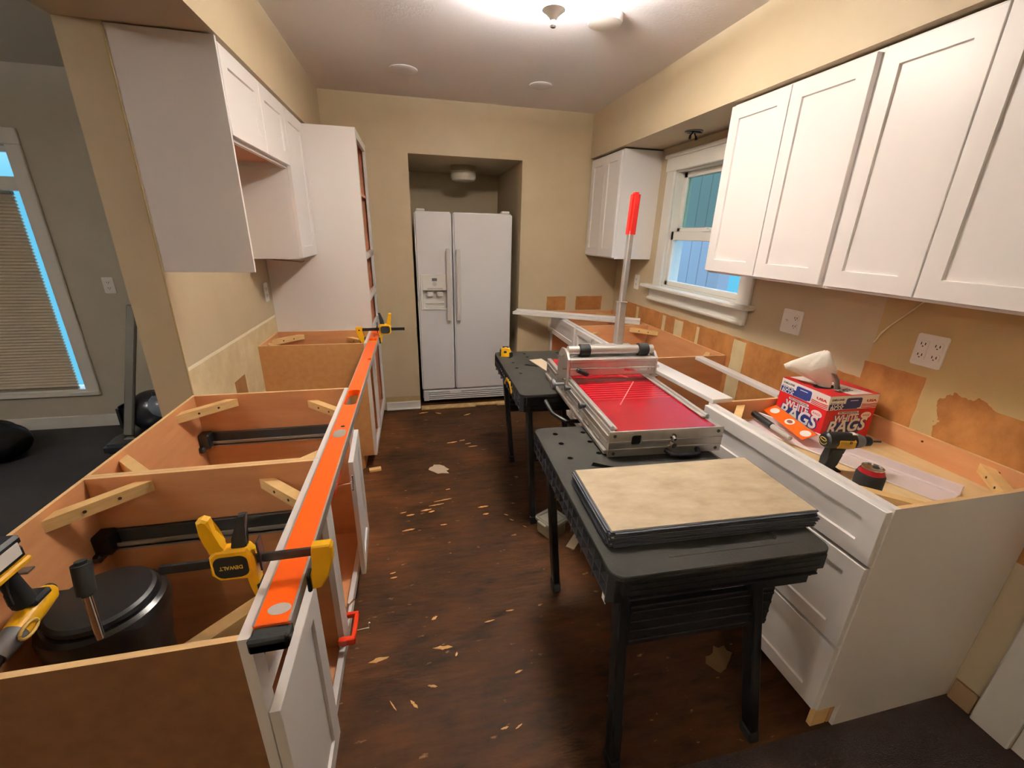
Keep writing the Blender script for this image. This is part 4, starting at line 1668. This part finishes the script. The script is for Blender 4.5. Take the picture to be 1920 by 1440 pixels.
b.bar((-xi + .025, HY - .056, CH + .066), (-xi + .08, HY - .056, CH + .042), .018, .020, .004)
b.build('clamp_lever', black_plastic, hb)
b = MB()
b.box(.07, .175, HY - .030, HY - .027, CH + .046, CH + .068, .001)
for k in range(4):
    b.box(.08, .165, HY - .0312, HY - .029, CH + .0495 + k * .0045, CH + .0515 + k * .0045)
b.cyl((.062, HY - .034, CH + .056), (.062, HY - .026, CH + .056), .007, seg=12)
b.cyl((.185, HY - .034, CH + .056), (.185, HY - .026, CH + .056), .007, seg=12)
b.build('scale_plate', chrome, hb)
b = MB()
b.cyl((-xi, HY + .02, CH + .138), (xi, HY + .02, CH + .138), .0215, seg=32)
ro = b.build('pressure_roller', alu, t, smooth=True)
for x in (-.155, .135):
    b = MB()
    b.cyl((x - .002, HY + .02, CH + .138), (x + .05, HY + .02, CH + .138), .029, seg=32, bev=.003)
    b.build('rubber_sleeve', rubber, ro, smooth=True)
b = MB()
b.cyl((-xi, HY + .075, CH + .118), (xi, HY + .075, CH + .118), .016, seg=24)
for x in (-.08, .06):
    b.cyl((x, HY + .055, CH + .15), (x, HY + .055, CH + .182), .007, seg=14)
b.box(-.12, .11, HY + .04, HY + .075, CH + .146, CH + .156, .002)
b.build('pivot_bar', alu, t, smooth=True)
# handle pole
P0, P1, P2, P3 = Vector((.050, HY + .06, CH + .12)), Vector((.058, HY + .085, .450)), Vector((.070, HY + .10, .765)), Vector((.077, HY + .105, .925))
b = MB()
b.bar(P0, P1, .044, .034, .004, up=(1, 0, 0))
pl = b.build('handle_socket', alu, t)
b = MB()
b.bar(P1 - (P1 - P0) * .1, P2, .032, .022, .003, up=(1, 0, 0))
pl2 = b.build('handle_pole', alu, t)
b = MB()
b.bar(P1 - (P1 - P0) * .01, P1 + (P2 - P1) * .012, .048, .038, .002, up=(1, 0, 0))
b.build('socket_collar', chrome, pl)
b = MB()
b.bar(P2 - (P3 - P2) * .15, P3, .044, .036, .009, up=(1, 0, 0), seg=2)
b.build('red_grip', red_grip, pl2, smooth=True)

# items on the far bench
t = thing('tape_measure', 'small yellow and black tape measure on the far workbench corner', 'tape measure', (.545, 2.545, BH), math.radians(-12))
b = MB()
b.prism([(-.032, 0), (.034, 0), (.036, .03), (.026, .056), (.0, .064), (-.026, .056), (-.036, .028)], .034, axes((0, .017, 0), (1, 0, 0), (0, 0, 1), (0, -1, 0)), bev=.004)
tm = b.build('case', dw_yellow, t)
b = MB()
b.box(.022, .046, -.019, .019, .0, .034, .004)
b.box(-.038, -.026, -.019, .019, .005, .05, .004)
b.box(-.012, .008, -.0195, .0195, .026, .042, .003)
b.box(-.02, .02, -.012, .012, .056, .067, .004)
b.build('bumper', rubber, t)
b = MB()
b.bar((.715, 2.445, BH + .002), (.795, 2.02, BH + .002), .085, .004, .0005)
tag(b.build('tile_offcut', mat('offcut_beige', (206, 186, 160), .5, var=.06), origin=(.755, 2.23, BH)), 'narrow beige tile offcut lying on the far workbench beside the cutter', 'offcut')
b = MB()
b.tube([(.60, 1.845, BH - .03), (.62, 1.78, BH - .07), (.67, 1.72, BH - .09), (.76, 1.71, BH - .088), (.85, 1.74, BH - .07), (.88, 1.852, BH - .05)], .010)
b.build('carry_handle', black_plastic, fb, world=True, smooth=True)

# ------------------------------------------------------------------ things on the drawer base
ZP = .789
# rag box
RBW, RBD, RBH = .230, .232, .190
t = thing('rag_box', 'red, white and blue cardboard box of white rags on the drawer base', 'box', (1.522, 1.188, ZP + .0003), math.radians(-1.5))
dpth = Vector((-.0215, .1585, 0)).normalized()
b = MB()
b.box(0, RBW, 0, RBD, 0, RBH * .69, .001)
b.mi = 1
b.box(0, RBW, 0, RBD, RBH * .69, RBH - .001, .001)
b.mi = 0
b.box(.0, RBW, 0, RBD, RBH - .001, RBH, 0)
bx = b.build('carton', [box_red, print_white], t)
b = MB()
b.prism([(.10, .004), (.20, .004), (.14, .228), (.03, .228)], .0004, Matrix.Translation((0, 0, RBH)))
b.build('top_print', print_white, bx)
b = MB()
text(b, 'WHITE', axes((.11, .045, RBH + .0002), (1, .25, 0), (-.25, 1, 0), (0, 0, 1)), .03, w=.085, ext=.0006, bold=.001)
b.build('top_lettering', print_black, bx)
b = MB()
b.prism([(.055 + .042 * math.cos(a * PI / 12) * 1.2, .08 + .026 * math.sin(a * PI / 12)) for a in range(24)], .0006, Matrix.Translation((.02, .02, RBH + .0005)))
b.build('dispensing_slot', dark_gap, bx)
# faces: front (-y) and left (-x)
for nm, M, W in (('front', axes((0, -.0003, 0), (1, 0, 0), (0, 0, 1), (0, -1, 0)), RBW), ('left', axes((-.0003, RBD, 0), (0, -1, 0), (0, 0, 1), (-1, 0, 0)), RBD)):
    def T(x, y):
        return M @ Matrix.Translation((x * W, y * RBH, 0))
    nb_ = MB()
    nb_.prism([(W * .02, RBH * .70), (W * .60, RBH * .70), (W * .60, RBH * .82), (W * .02, RBH * .82)], .0003, M)
    nb_.prism(rrect(W * .34, W * .66, RBH * .72, RBH * .94, .008), .0005, M)
    nb_.prism([(W * .12, RBH * .15), (W * .78, RBH * .15), (W * .86, RBH * .40), (W * .16, RBH * .42)], .0003, M)
    text(nb_, 'RAGS', T(.48, .30) @ Matrix.Rotation(.06, 4, 'Z'), .076, w=W * .84, ext=.0004, bold=.0034, shear=.2)
    text(nb_, 'WHITE', T(.44, .485) @ Matrix.Rotation(.03, 4, 'Z'), .042, w=W * .52, ext=.0004, bold=.0022)
    text(nb_, 'TOOL', T(.18, .80), .022, w=W * .28, ext=.0007, bold=.001)
    text(nb_, 'BOX', T(.18, .725), .022, w=W * .28, ext=.0007, bold=.001)
    nb_.build('navy_print', print_navy, bx)
    wb = MB()
    text(wb, 'RAGS', T(.48, .30) @ Matrix.Rotation(.06, 4, 'Z'), .076, w=W * .80, ext=.0011, bold=.0016, shear=.2)
    text(wb, 'WHITE', T(.44, .485) @ Matrix.Rotation(.03, 4, 'Z'), .042, w=W * .49, ext=.0011, bold=.001)
    wb.prism(rrect(W * .24, W * .66, RBH * .595, RBH * .645, .003), .0008, M)
    text(wb, 'TOOL', T(.18, .80), .022, w=W * .26, ext=.0011, bold=.0002)
    text(wb, 'BOX', T(.18, .725), .022, w=W * .26, ext=.0011, bold=.0002)
    wb.prism([(W * .42, RBH * .875), (W * .58, RBH * .875), (W * .58, RBH * .89), (W * .42, RBH * .89)], .0009, M)
    wb.prism([(W * (.84 + .105 * math.cos(a * PI / 10)), RBH * .535 + W * .062 * math.sin(a * PI / 10)) for a in range(20)], .0007, M)
    wb.prism([(W * .30, RBH * .095), (W * .80, RBH * .105), (W * .80, RBH * .115), (W * .30, RBH * .105)], .0007, M)
    wb.build('white_print', print_white, bx)
    rb = MB()
    text(rb, 'PROFESSIONAL', T(.45, .62), .0095, w=W * .38, ext=.0011, bold=.0002)
    text(rb, 'DELUXE', T(.17, .91), .011, w=W * .24, ext=.0006, bold=.0002)
    rb.build('dark_print', print_black, bx)
    rb = MB()
    text(rb, 'USA', T(.86, .86), .013, w=W * .2, ext=.0007, bold=.0005)
    for k in range(3):
        z = .70 + k * .035
        rb.prism([(W * .68, RBH * (z + .03)), (W * .68, RBH * (z + .012)), (W * .84, RBH * (z + .0)), (W * .995, RBH * (z + .012)), (W * .995, RBH * (z + .03)), (W * .84, RBH * (z + .018))], .0006, M)
    text(rb, 'RAGS', T(.84, .535), .012, w=W * .14, ext=.0010)
    rb.build('red_print', box_red, bx)
# the rag pulled up out of the box
def rag():
    b = bmesh.new()
    # loft of closed loops rising out of the slot and folding over to one side
    loops = []
    N = 40
    spec = [(.072, .100, RBH + .0015, .022, .013, 0), (.066, .106, RBH + .020, .030, .016, .4), (.050, .118, RBH + .040, .054, .022, .7),
            (.030, .136, RBH + .058, .080, .028, .8), (.024, .140, RBH + .076, .082, .031, .8), (.028, .136, RBH + .096, .066, .029, .8),
            (.036, .130, RBH + .116, .046, .025, .7), (.044, .124, RBH + .134, .026, .018, .6), (.047, .121, RBH + .144, .009, .007, .3)]
    dx, dy = -.66, .75
    for cx, cy, z, a, c_, w in spec:
        lp = []
        for k in range(N):
            th = 2 * PI * k / N
            fold = 1 + w * (.05 * math.sin(3 * th + 1) + .07 * math.sin(7 * th + z * 30) + .05 * math.sin(11 * th + 2))
            u, v_ = a * fold * math.cos(th), c_ * fold * math.sin(th)
            x = cx + u * dx - v_ * dy
            yv = cy + u * dy + v_ * dx
            zz = z + w * .010 * math.sin(3 * th) - w * .012 * math.cos(th)
            lp.append(b.verts.new((x, yv, zz)))
        loops.append(lp)
    for A, B in zip(loops, loops[1:]):
        for k in range(N):
            b.faces.new((A[k], A[(k + 1) % N], B[(k + 1) % N], B[k]))
    b.faces.new(loops[-1])
    m = MB()
    m._merge(b)
    # hanging corner on the right side
    pts = [(.080, .085, RBH + .066), (.100, .080, RBH + .036), (.108, .076, RBH + .0015)]
    bb = bmesh.new()
    prev = None
    for i, p in enumerate(pts):
        ww = (.030, .034, .040)[i]
        cur = [bb.verts.new((p[0] + (k - 4) * ww / 6 * .5 - .012, p[1] - .01 + (.004 if k % 2 else -.004) , p[2])) for k in range(9)]
        if prev:
            for k in range(8):
                bb.faces.new((prev[k], prev[k + 1], cur[k + 1], cur[k]))
        prev = cur
    r = bmesh.ops.solidify(bb, geom=bb.faces[:], thickness=.003)
    m._merge(bb)
    return m


rg = rag().build('pulled_rag', cloth_white, None, smooth=True, angle=80)
rg.location = t.location
rg.rotation_euler = t.rotation_euler
tag(rg, 'crumpled white rag pulled up out of the rag box', 'rag')

# L-shaped white moulding
t = thing('vinyl_moulding', 'long pinkish white moulding strip lying on the plywood board', 'moulding', (1.51, 1.10, ZP), 0)
b = MB()
A, B = Vector((1.385, 1.395, ZP + .004)), Vector((1.590, .775, ZP + .004))
d = (B - A).normalized()
q = Vector((-d.y, d.x, 0))
b.bar(A, B, .118, .007, .002)
A2, B2 = A + q * .058, B + q * .058
b.bar(A2 + Vector((0, 0, .015)), B2 + Vector((0, 0, .015)), .006, .032, .0015)
b.bar(A2 - q * .022 + Vector((0, 0, .005)), B2 - q * .022 + Vector((0, 0, .005)), .008, .006, .001)
b.build('profile', paper_pink, t, world=True)

# cordless impact driver on the board
def drill(label, loc, rot, has_bit=True, battery=False):
    t = thing('cordless_drill', label, 'power tool', loc, rot=rot)
    # local: body along +x (chuck at +x), handle down -z
    b = MB()
    M = axes((0, 0, 0), (0, 0, 1), (0, 1, 0), (-1, 0, 0))
    b.lathe([(0, -.062), (.020, -.062), (.027, -.055), (.029, -.03), (.029, .018), (.026, .03), (.026, .034), (0, .034)], M=axes((0, 0, 0), (0, 1, 0), (0, 0, 1), (1, 0, 0)))
    b.build('motor_housing', black_plastic, t, smooth=True)
    b = MB()
    b.box(-.034, .029, -.0302, .0302, -.019, .014, .006)
    hz = b.build('side_panel', mat('dusty_tool_yellow', (196, 150, 34), .5, var=.15, scale=40), t)
    b = MB()
    text(b, 'D', axes((.006, -.0306, .006), (1, 0, 0), (0, 0, 1), (0, -1, 0)), .012, ext=.0004, bold=.0004)
    b.build('lettering', print_black, hz)
    b = MB()
    b.cyl((-.064, 0, 0), (-.060, 0, 0), .021, seg=24)
    cp = b.build('rear_cap', rubber, t)
    b = MB()
    b.tube([(-.0645, .014 * math.cos(k * PI / 10), .004 + .005 * math.sin(k * PI / 10)) for k in range(20)], .0011, seg=6, closed=True)
    b.build('yellow_outline', print_yellow, cp)
    b = MB()
    b.tube([(-.0645, .019 * math.cos(PI * 1.1 + k * PI / 14), .003 + .017 * math.sin(PI * 1.1 + k * PI / 14)) for k in range(12)], .0009, seg=6)
    b.build('yellow_rim', print_yellow, cp)
    b = MB()
    b.box(.012, .038, -.011, .011, .0255, .0272, .001)
    b.build('white_sticker', print_white, t)
    b = MB()
    X = axes((0, 0, 0), (0, 1, 0), (0, 0, 1), (1, 0, 0))
    b.lathe([(0, .034), (.0255, .034), (.024, .052), (.020, .064), (.018, .066), (0, .066)], M=X)
    b.build('gear_case', grey_grip, t, smooth=True)
    b = MB()
    b.lathe([(0, .066), (.015, .066), (.017, .074), (.016, .088), (.009, .096), (0, .096)], M=X)
    b.build('chuck', black_plastic, t, smooth=True)
    if has_bit:
        b = MB()
        b.cyl((.094, 0, 0), (.128, 0, 0), .0032, seg=8)
        b.build('bit', dark_steel, t)
    b = MB()
    b.prism([(-.040, -.020), (.006, -.022), (.002, -.05), (-.006, -.085), (-.010, -.105), (-.048, -.105), (-.044, -.07)], .034, axes((0, .017, 0), (1, 0, 0), (0, 0, 1), (0, -1, 0)), bev=.006, seg=2)
    b.build('handle', rubber, t)
    b = MB()
    b.prism([(.004, -.024), (.018, -.028), (.014, -.048), (.002, -.052)], .016, axes((0, .008, 0), (1, 0, 0), (0, 0, 1), (0, -1, 0)), bev=.003)
    b.build('trigger', black_plastic, t)
    return t


# the small driver leans with its handle down on the board
d1 = drill('small black and yellow impact driver standing in front of the rag box', (1.385, 1.0, ZP + .112), (0, 0, math.radians(-14)))
b = MB()
b.box(-.058, .012, -.024, .024, -.1115, -.1053, .004)
b.build('battery', black_plastic, d1)

# drink can in a sleeve
t = thing('drink_can', 'red drink can in a black foam sleeve beside the impact driver', 'can', (1.322, .845, ZP + .0082))
b = MB()
b.lathe([(0, .0), (.030, 0), (.036, .004), (.037, .01), (.037, .074), (.034, .081), (0.0, .081)])
b.build('foam_sleeve', rubber, t, smooth=True)
b = MB()
b.lathe([(.0, .075), (.0335, .075), (.0335, .084), (.0285, .094), (.0285, .096), (0, .096)])
cn = b.build('can_body', can_red, t, smooth=True)
b = MB()
b.lathe([(.0, .0962), (.0245, .0962), (.0262, .0995), (.0285, .099), (.0285, .0955)])
b.build('can_lid', chrome, cn, smooth=True)
b = MB()
b.prism([(.012 + .010 * math.cos(a * PI / 10), .008 * math.sin(a * PI / 10)) for a in range(20)], .0004, Matrix.Translation((0, 0, .0966)))
b.build('mouth', dark_gap, cn)

# orange carded package with clear pouch, marker
t = thing('carded_package', 'orange and white carded package propped against the rag box', 'package', (1.45, 1.28, ZP + .03))
b = MB()
ax = Vector((1.470, 1.425, ZP + .046)) - Vector((1.402, 1.155, ZP + .040))
L = ax.length
ex = ax.normalized()
ez = Vector((-.45, .12, 1.0)).normalized()
ey = ez.cross(ex).normalized()
ez = ex.cross(ey)
M = axes(Vector((1.432, 1.150, ZP + .044)), ex, ey, ez)
b.box(0, L, -.026, .030, 0, .0025, 0, M)
cd = b.build('card', orange, t, world=True)
for x in (.10, .47, .86):
    b = MB()
    b.prism([(L * x + .022 * math.cos(a * PI / 12), .017 * math.sin(a * PI / 12)) for a in range(24)], .0006, M @ Matrix.Translation((0, 0, .0025)))
    b.build('white_print', print_white, cd, world=True)
b = MB()
b.prism([(L * .47 + .014 * math.cos(a * PI / 12), .009 * math.sin(a * PI / 12)) for a in range(24)], .0004, M @ Matrix.Translation((0, 0, .0032)))
b.build('dark_print', mat('brown_print', (120, 70, 40), .5), cd, world=True)
b = MB()
b.box(0, L, -.027, -.0245, -.001, .004, 0, M)
b.build('grey_edge', grey_grip, cd, world=True)
t = thing('marker_pen', 'black and clear marker pen lying beside the carded package', 'pen', (1.387, 1.28, ZP + .033))
m0, m1, m2 = Vector((1.405, 1.405, ZP + .036)), Vector((1.385, 1.28, ZP + .034)), Vector((1.372, 1.175, ZP + .032))
b = MB()
b.cyl(m0, m1, .013, seg=20, bev=.003)
b.build('cap', black_plastic, t, world=True, smooth=True)
b = MB()
b.cyl(m1, m2, .011, .009, seg=20, bev=.002)
b.build('barrel', mat('clear_grey_plastic', (196, 192, 186), .2), t, world=True, smooth=True)
b = MB()
b.sph((1.282, 1.30, ZP + .017), .10, (.36, .75, .14), 24)
for v in b.bm.verts:
    v.co += Vector((random.uniform(-.004, .004), random.uniform(-.006, .006), random.uniform(-.002, .006)))
o = b.build('plastic_wrap', mat('crumpled_wrap', (206, 196, 180), .25, bump=.6, bscale=50), origin=(1.282, 1.30, ZP), smooth=True)
tag(o, 'crumpled clear plastic wrap under the marker pen', 'wrapping')

# ------------------------------------------------------------------ things in / on the left cabinets
t = thing('canister', 'round black canister with upright chrome-necked handle inside the nearest left cabinet', 'canister', (-.757, .955, .1185))
b = MB()
b.lathe([(0, 0), (.080, 0), (.084, .006), (.100, .40), (.121, .525), (.122, .545), (.118, .560), (.108, .567), (0, .567)])
b.build('pail', mat('glossy_black', (20, 19, 20), .3), t, smooth=True)
b = MB()
b.lathe([(0, .567), (.098, .567), (.101, .570), (.101, .582), (.094, .588), (.03, .591), (0, .591)])
b.box(-.115, -.07, -.045, .045, .568, .586, .006)
b.build('lid', black_plastic, t, smooth=True)
b = MB()
b.cyl((.048, -.098, .560), (.042, -.083, .675), .0085)
b.build('neck', chrome, t)
b = MB()
b.cyl((.0425, -.084, .665), (.039, -.065, .742), .0165, .0175, bev=.007)
b.build('grip', rubber, t, smooth=True)

# drill hooked upside down on the back panel of the nearest cabinet
t = thing('cordless_drill', 'yellow and black drill hanging upside down on the back of the nearest left cabinet', 'power tool', (-.862, .965, .78))
rt = Matrix.Translation((-.862, .935, .775))
b = MB()
# battery on top (upside-down tool), crossing the cabinet rim
b.box(-.855, -.79, .90, 1.00, .865, .90, .006)
b.box(-.855, -.79, .905, 1.005, .901, .93, .008)
bt = b.build('battery', black_plastic, t, world=True)
b = MB()
b.box(-.789, -.787, .915, .985, .880, .915)
b.build('rating_label', print_white, bt, world=True)
b = MB()
b.box(-.860, -.785, .895, 1.005, .846, .864, .005)
b.build('battery_shoe', dw_yellow, t, world=True)
b = MB()
b.tube([(-.822, .955, .85), (-.822, .962, .81), (-.824, .972, .78), (-.826, .978, .755)], [.021, .019, .020, .024], seg=14)
b.build('handle', rubber, t, world=True, smooth=True)
b = MB()
b.tube([(-.80, .94, .845), (-.795, .92, .81), (-.80, .925, .775)], .006)
b.build('trigger', black_plastic, t, world=True, smooth=True)
b = MB()
a0, a1, a2, a3 = Vector((-.826, 1.055, .745)), Vector((-.826, .93, .722)), Vector((-.826, .865, .710)), Vector((-.826, .81, .70))
b.tube([a0, a0 + (a1 - a0) * .12, a0 + (a1 - a0) * .5, a1], [.018, .028, .030, .029], seg=18)
b.build('motor_housing', dw_yellow, t, world=True, smooth=True)
b = MB()
b.tube([a0 + Vector((0, .004, .001)), a0 + Vector((0, -.02, .0))], [.015, .024], seg=18)
b.box(-.850, -.800, .975, 1.035, .752, .775, .008)
b.build('rear_vent', rubber, t, world=True, smooth=True)
b = MB()
b.tube([a1, a1 + (a2 - a1) * .5, a2], [.029, .028, .024], seg=18)
b.build('gear_case', grey_grip, t, world=True, smooth=True)
b = MB()
b.tube([a2, a2 + (a3 - a2) * .6, a3], [.020, .022, .014], seg=18)
b.build('chuck', black_plastic, t, world=True, smooth=True)
b = MB()
b.tube([(-.795, .93 + .028 * math.cos(k * PI / 8), .728 + .017 * math.sin(k * PI / 8)) for k in range(16)], .004, closed=True)
b.build('selector_ring', mat('pale_yellow_edge', (236, 200, 110), .4), t, world=True)
b = MB()
b.box(-.899, -.897, .93, .95, .80, .883)
b.box(-.925, -.897, .93, .95, .8785, .8815)
b.box(-.899, -.850, .93, .95, .812, .816)
b.build('belt_hook', steel, t, world=True)

for ch in t.children:
    if ch.name.startswith('belt_hook'):
        continue
    ch.scale = (.80, .80, .80)
    ch.location = (-.006, -.090, .034)
    if ch.name.split('.')[0] in ('motor_housing', 'gear_case', 'chuck', 'rear_vent', 'selector_ring'):
        ch.location = (-.010, -.084, -.004)
    elif ch.name.startswith('handle'):
        ch.scale = (.85, .85, 1.35)

# ------------------------------------------------------------------ left room things
t = thing('vacuum_cleaner', 'black and grey upright carpet cleaner behind the partition end', 'vacuum cleaner', (-1.95, 3.40, .002))
b = MB()
b.prism([(-.19, -.26), (.17, -.26), (.19, -.12), (.15, .08), (-.16, .08), (-.21, -.12)], .075, Matrix.Translation((-.02, 0, .006)), bev=.018, seg=3)
b.build('floor_head', vac_dark, t, smooth=True)
b = MB()
b.sph((-.02, .06, .20), .17, (.95, .8, .95), 28)
b.build('body', vac_dark, t, smooth=True)
b = MB()
b.sph((.06, .03, .25), .125, (.9, .85, .8), 24)
b.build('tank', vac_blue, t, smooth=True)
b = MB()
b.box(.02, .13, -.01, .05, .335, .37, .008)
b.build('tank_handle', vac_dark, t)
b = MB()
b.box(-.215, -.165, -.05, .05, .09, .28, .02, seg=2)
b.build('side_cover', vac_dark, t, smooth=True)
b = MB()
b.bar((-.135, -.10, .08), (.03, .04, 1.00), .060, .030, .008, up=(0, 1, 0))
b.build('handle_post', vac_grey, t)
b = MB()
b.box(-.12, -.03, -.19, -.15, .075, .092, .004)
b.build('badge', chrome, t)

b = MB()
b.sph((0, 0, 0), .17, (1.15, 1.0, .80), 32)
for v in b.bm.verts:
    a = math.atan2(v.co.y, v.co.x)
    v.co *= 1 + .05 * math.sin(5 * a + 9 * v.co.z) + .03 * math.sin(11 * a)
    v.co.z = max(v.co.z, -.125)
b.sph((.03, -.02, .12), .05, (1.4, .8, .7), 16)
o = b.build('trash_bag', bag_black, smooth=True, angle=80)
o.location = (-2.82, 3.22, .128)
tag(o, 'black plastic bag on the floor under the tall window', 'bag')

# ------------------------------------------------------------------ things on the kitchen floor
t = thing('plastic_tub', 'cloudy plastic tub with lid standing on the floor by the workbenches', 'tub', (.662, 1.81, 0), math.radians(28))
b = MB()
b.prism(rrect(-.058, .058, -.058, .058, .015), .075, bev=.006)
b.build('tub_body', tub_fill, t)
b = MB()
b.prism(rrect(-.068, .068, -.068, .068, .018), .014, Matrix.Translation((0, 0, .0752)), bev=.003)
for a in ((-.06, .06, .045, .056), (-.06, .06, -.056, -.045), (-.06, -.045, -.056, .056), (.045, .06, -.056, .056)):
    b.box(*a, .0892, .0945, .002)
b.box(-.082, -.066, -.03, .03, .076, .086, .003)
b.build('lid', clear_tub, t)
t = thing('spray_bottle', 'small yellow and green bottle on the floor behind the tub', 'bottle', (.80, 2.09, 0), math.radians(10))
b = MB()
b.lathe([(0, 0), (.026, 0), (.028, .01), (.028, .085), (.018, .105), (0, .105)])
b.build('bottle_body', mat('amber_plastic', (200, 150, 60), .35, rgb2=(60, 84, 50), scale=12), t, smooth=True)
b = MB()
b.cyl((0, 0, .105), (0, 0, .125), .016)
b.cyl((-.004, -.022, .115), (0, -.008, .115), .012)
b.build('cap', white_plastic, t)
b = MB()
b.bar((.715, 1.655, .004), (.862, 1.815, .004), .045, .006, .001)
tag(b.build('tile_offcut', mat('floor_offcut', (176, 160, 138), .6, var=.08), origin=(.79, 1.735, 0)), 'grey-beige offcut strip on the floor under the near workbench', 'offcut')
b = MB()
b.bar((-.36, 2.615, .010), (-.285, 2.628, .010), .035, .016, .001)
tag(b.build('pine_shim', pine, origin=(-.32, 2.62, 0)), 'pale pine shim on the floor at the foot of the narrow left cabinet', 'wood shim')


def flake(poly, z=.0025):
    m = MB()
    m.prism(poly, z)
    return m


# paper scrap
def jag(n, rx, ry, amp=.3):
    return [((1 + random.uniform(-amp, amp)) * rx * math.cos(2 * PI * k / n), (1 + random.uniform(-amp, amp)) * ry * math.sin(2 * PI * k / n)) for k in range(n)]


o = flake(jag(14, .075, .05), .003).build('paper_scrap', paper_scrap_m)
o.location = (.095, 2.56, .0003)
o.rotation_euler = (0, 0, -.5)
tag(o, 'torn greyish paper scrap on the floor in the middle of the aisle', 'paper scrap')
o = flake(jag(16, .065, .038), .002).build('paper_scrap', mat('tan_paper', (112, 84, 48), .85, var=.2, scale=30))
o.location = (1.08, .97, .0003)
o.rotation_euler = (0, 0, .4)
tag(o, 'tan torn patch of backing on the floor under the near workbench', 'paper scrap')
# splinters: (px world x, y, length, width, angle)
SPL = [(-.205, 1.225, .085, .034, .15), (.035, 1.228, .085, .026, -.12), (.01, 1.37, .032, .022, .5), (-.075, 1.035, .045, .016, -.9), (-.010, 1.085, .040, .018, -.3),
       (.085, 1.19, .02, .014, 1.2), (-.145, 1.045, .05, .008, -1.0), (.0, 2.12, .07, .018, .15), (.06, 2.16, .10, .012, .12), (.03, 2.10, .04, .022, .2),
       (-.09, 2.09, .05, .016, .1), (-.13, 2.12, .04, .012, .2), (.33, 2.09, .07, .022, .05), (.335, 2.02, .04, .018, .1), (.09, 1.97, .04, .012, 0.0),
       (-.10, 1.96, .075, .018, .12), (.22, 2.94, .09, .022, .15), (.30, 2.96, .05, .010, .2), (.34, 2.90, .05, .010, .2), (.37, 2.85, .08, .014, .1),
       (.14, 2.31, .03, .01, 0.1), (.10, 2.20, .12, .010, .15), (.45, 1.99, .03, .012, -.6), (.47, 1.94, .03, .010, -.7), (.53, 1.87, .03, .010, -.7),
       (.235, 1.31, .05, .008, .1), (.33, 1.345, .04, .010, 0.0), (.215, .90, .03, .012, .1), (.262, .895, .03, .008, .4), (.305, 1.075, .035, .012, .2),
       (-.17, 1.66, .03, .01, .2), (-.165, 1.63, .035, .01, .1), (.02, 3.55, .09, .03, .2), (.15, 3.52, .06, .02, -.4), (.40, 3.45, .08, .02, .5)]
for i, (x, y, l, w, a) in enumerate(SPL):
    w *= .62
    l *= .9
    n = 9
    poly = []
    for k in range(n):
        u = -l / 2 + l * k / (n - 1)
        poly.append((u, -w / 2 * (1 - abs(2 * u / l) ** 2) * random.uniform(.5, 1.2)))
    for k in range(n - 2, 0, -1):
        u = -l / 2 + l * k / (n - 1)
        poly.append((u, w / 2 * (1 - abs(2 * u / l) ** 2) * random.uniform(.4, 1.3)))
    o = flake(poly, .0022).build('wood_splinter', splinter)
    o.location = (x, y, .0003)
    o.rotation_euler = (0, 0, a)
    tag(o, 'pale wood splinter lying on the dark brown kitchen subfloor', 'wood splinter', 'wood splinters on the subfloor')
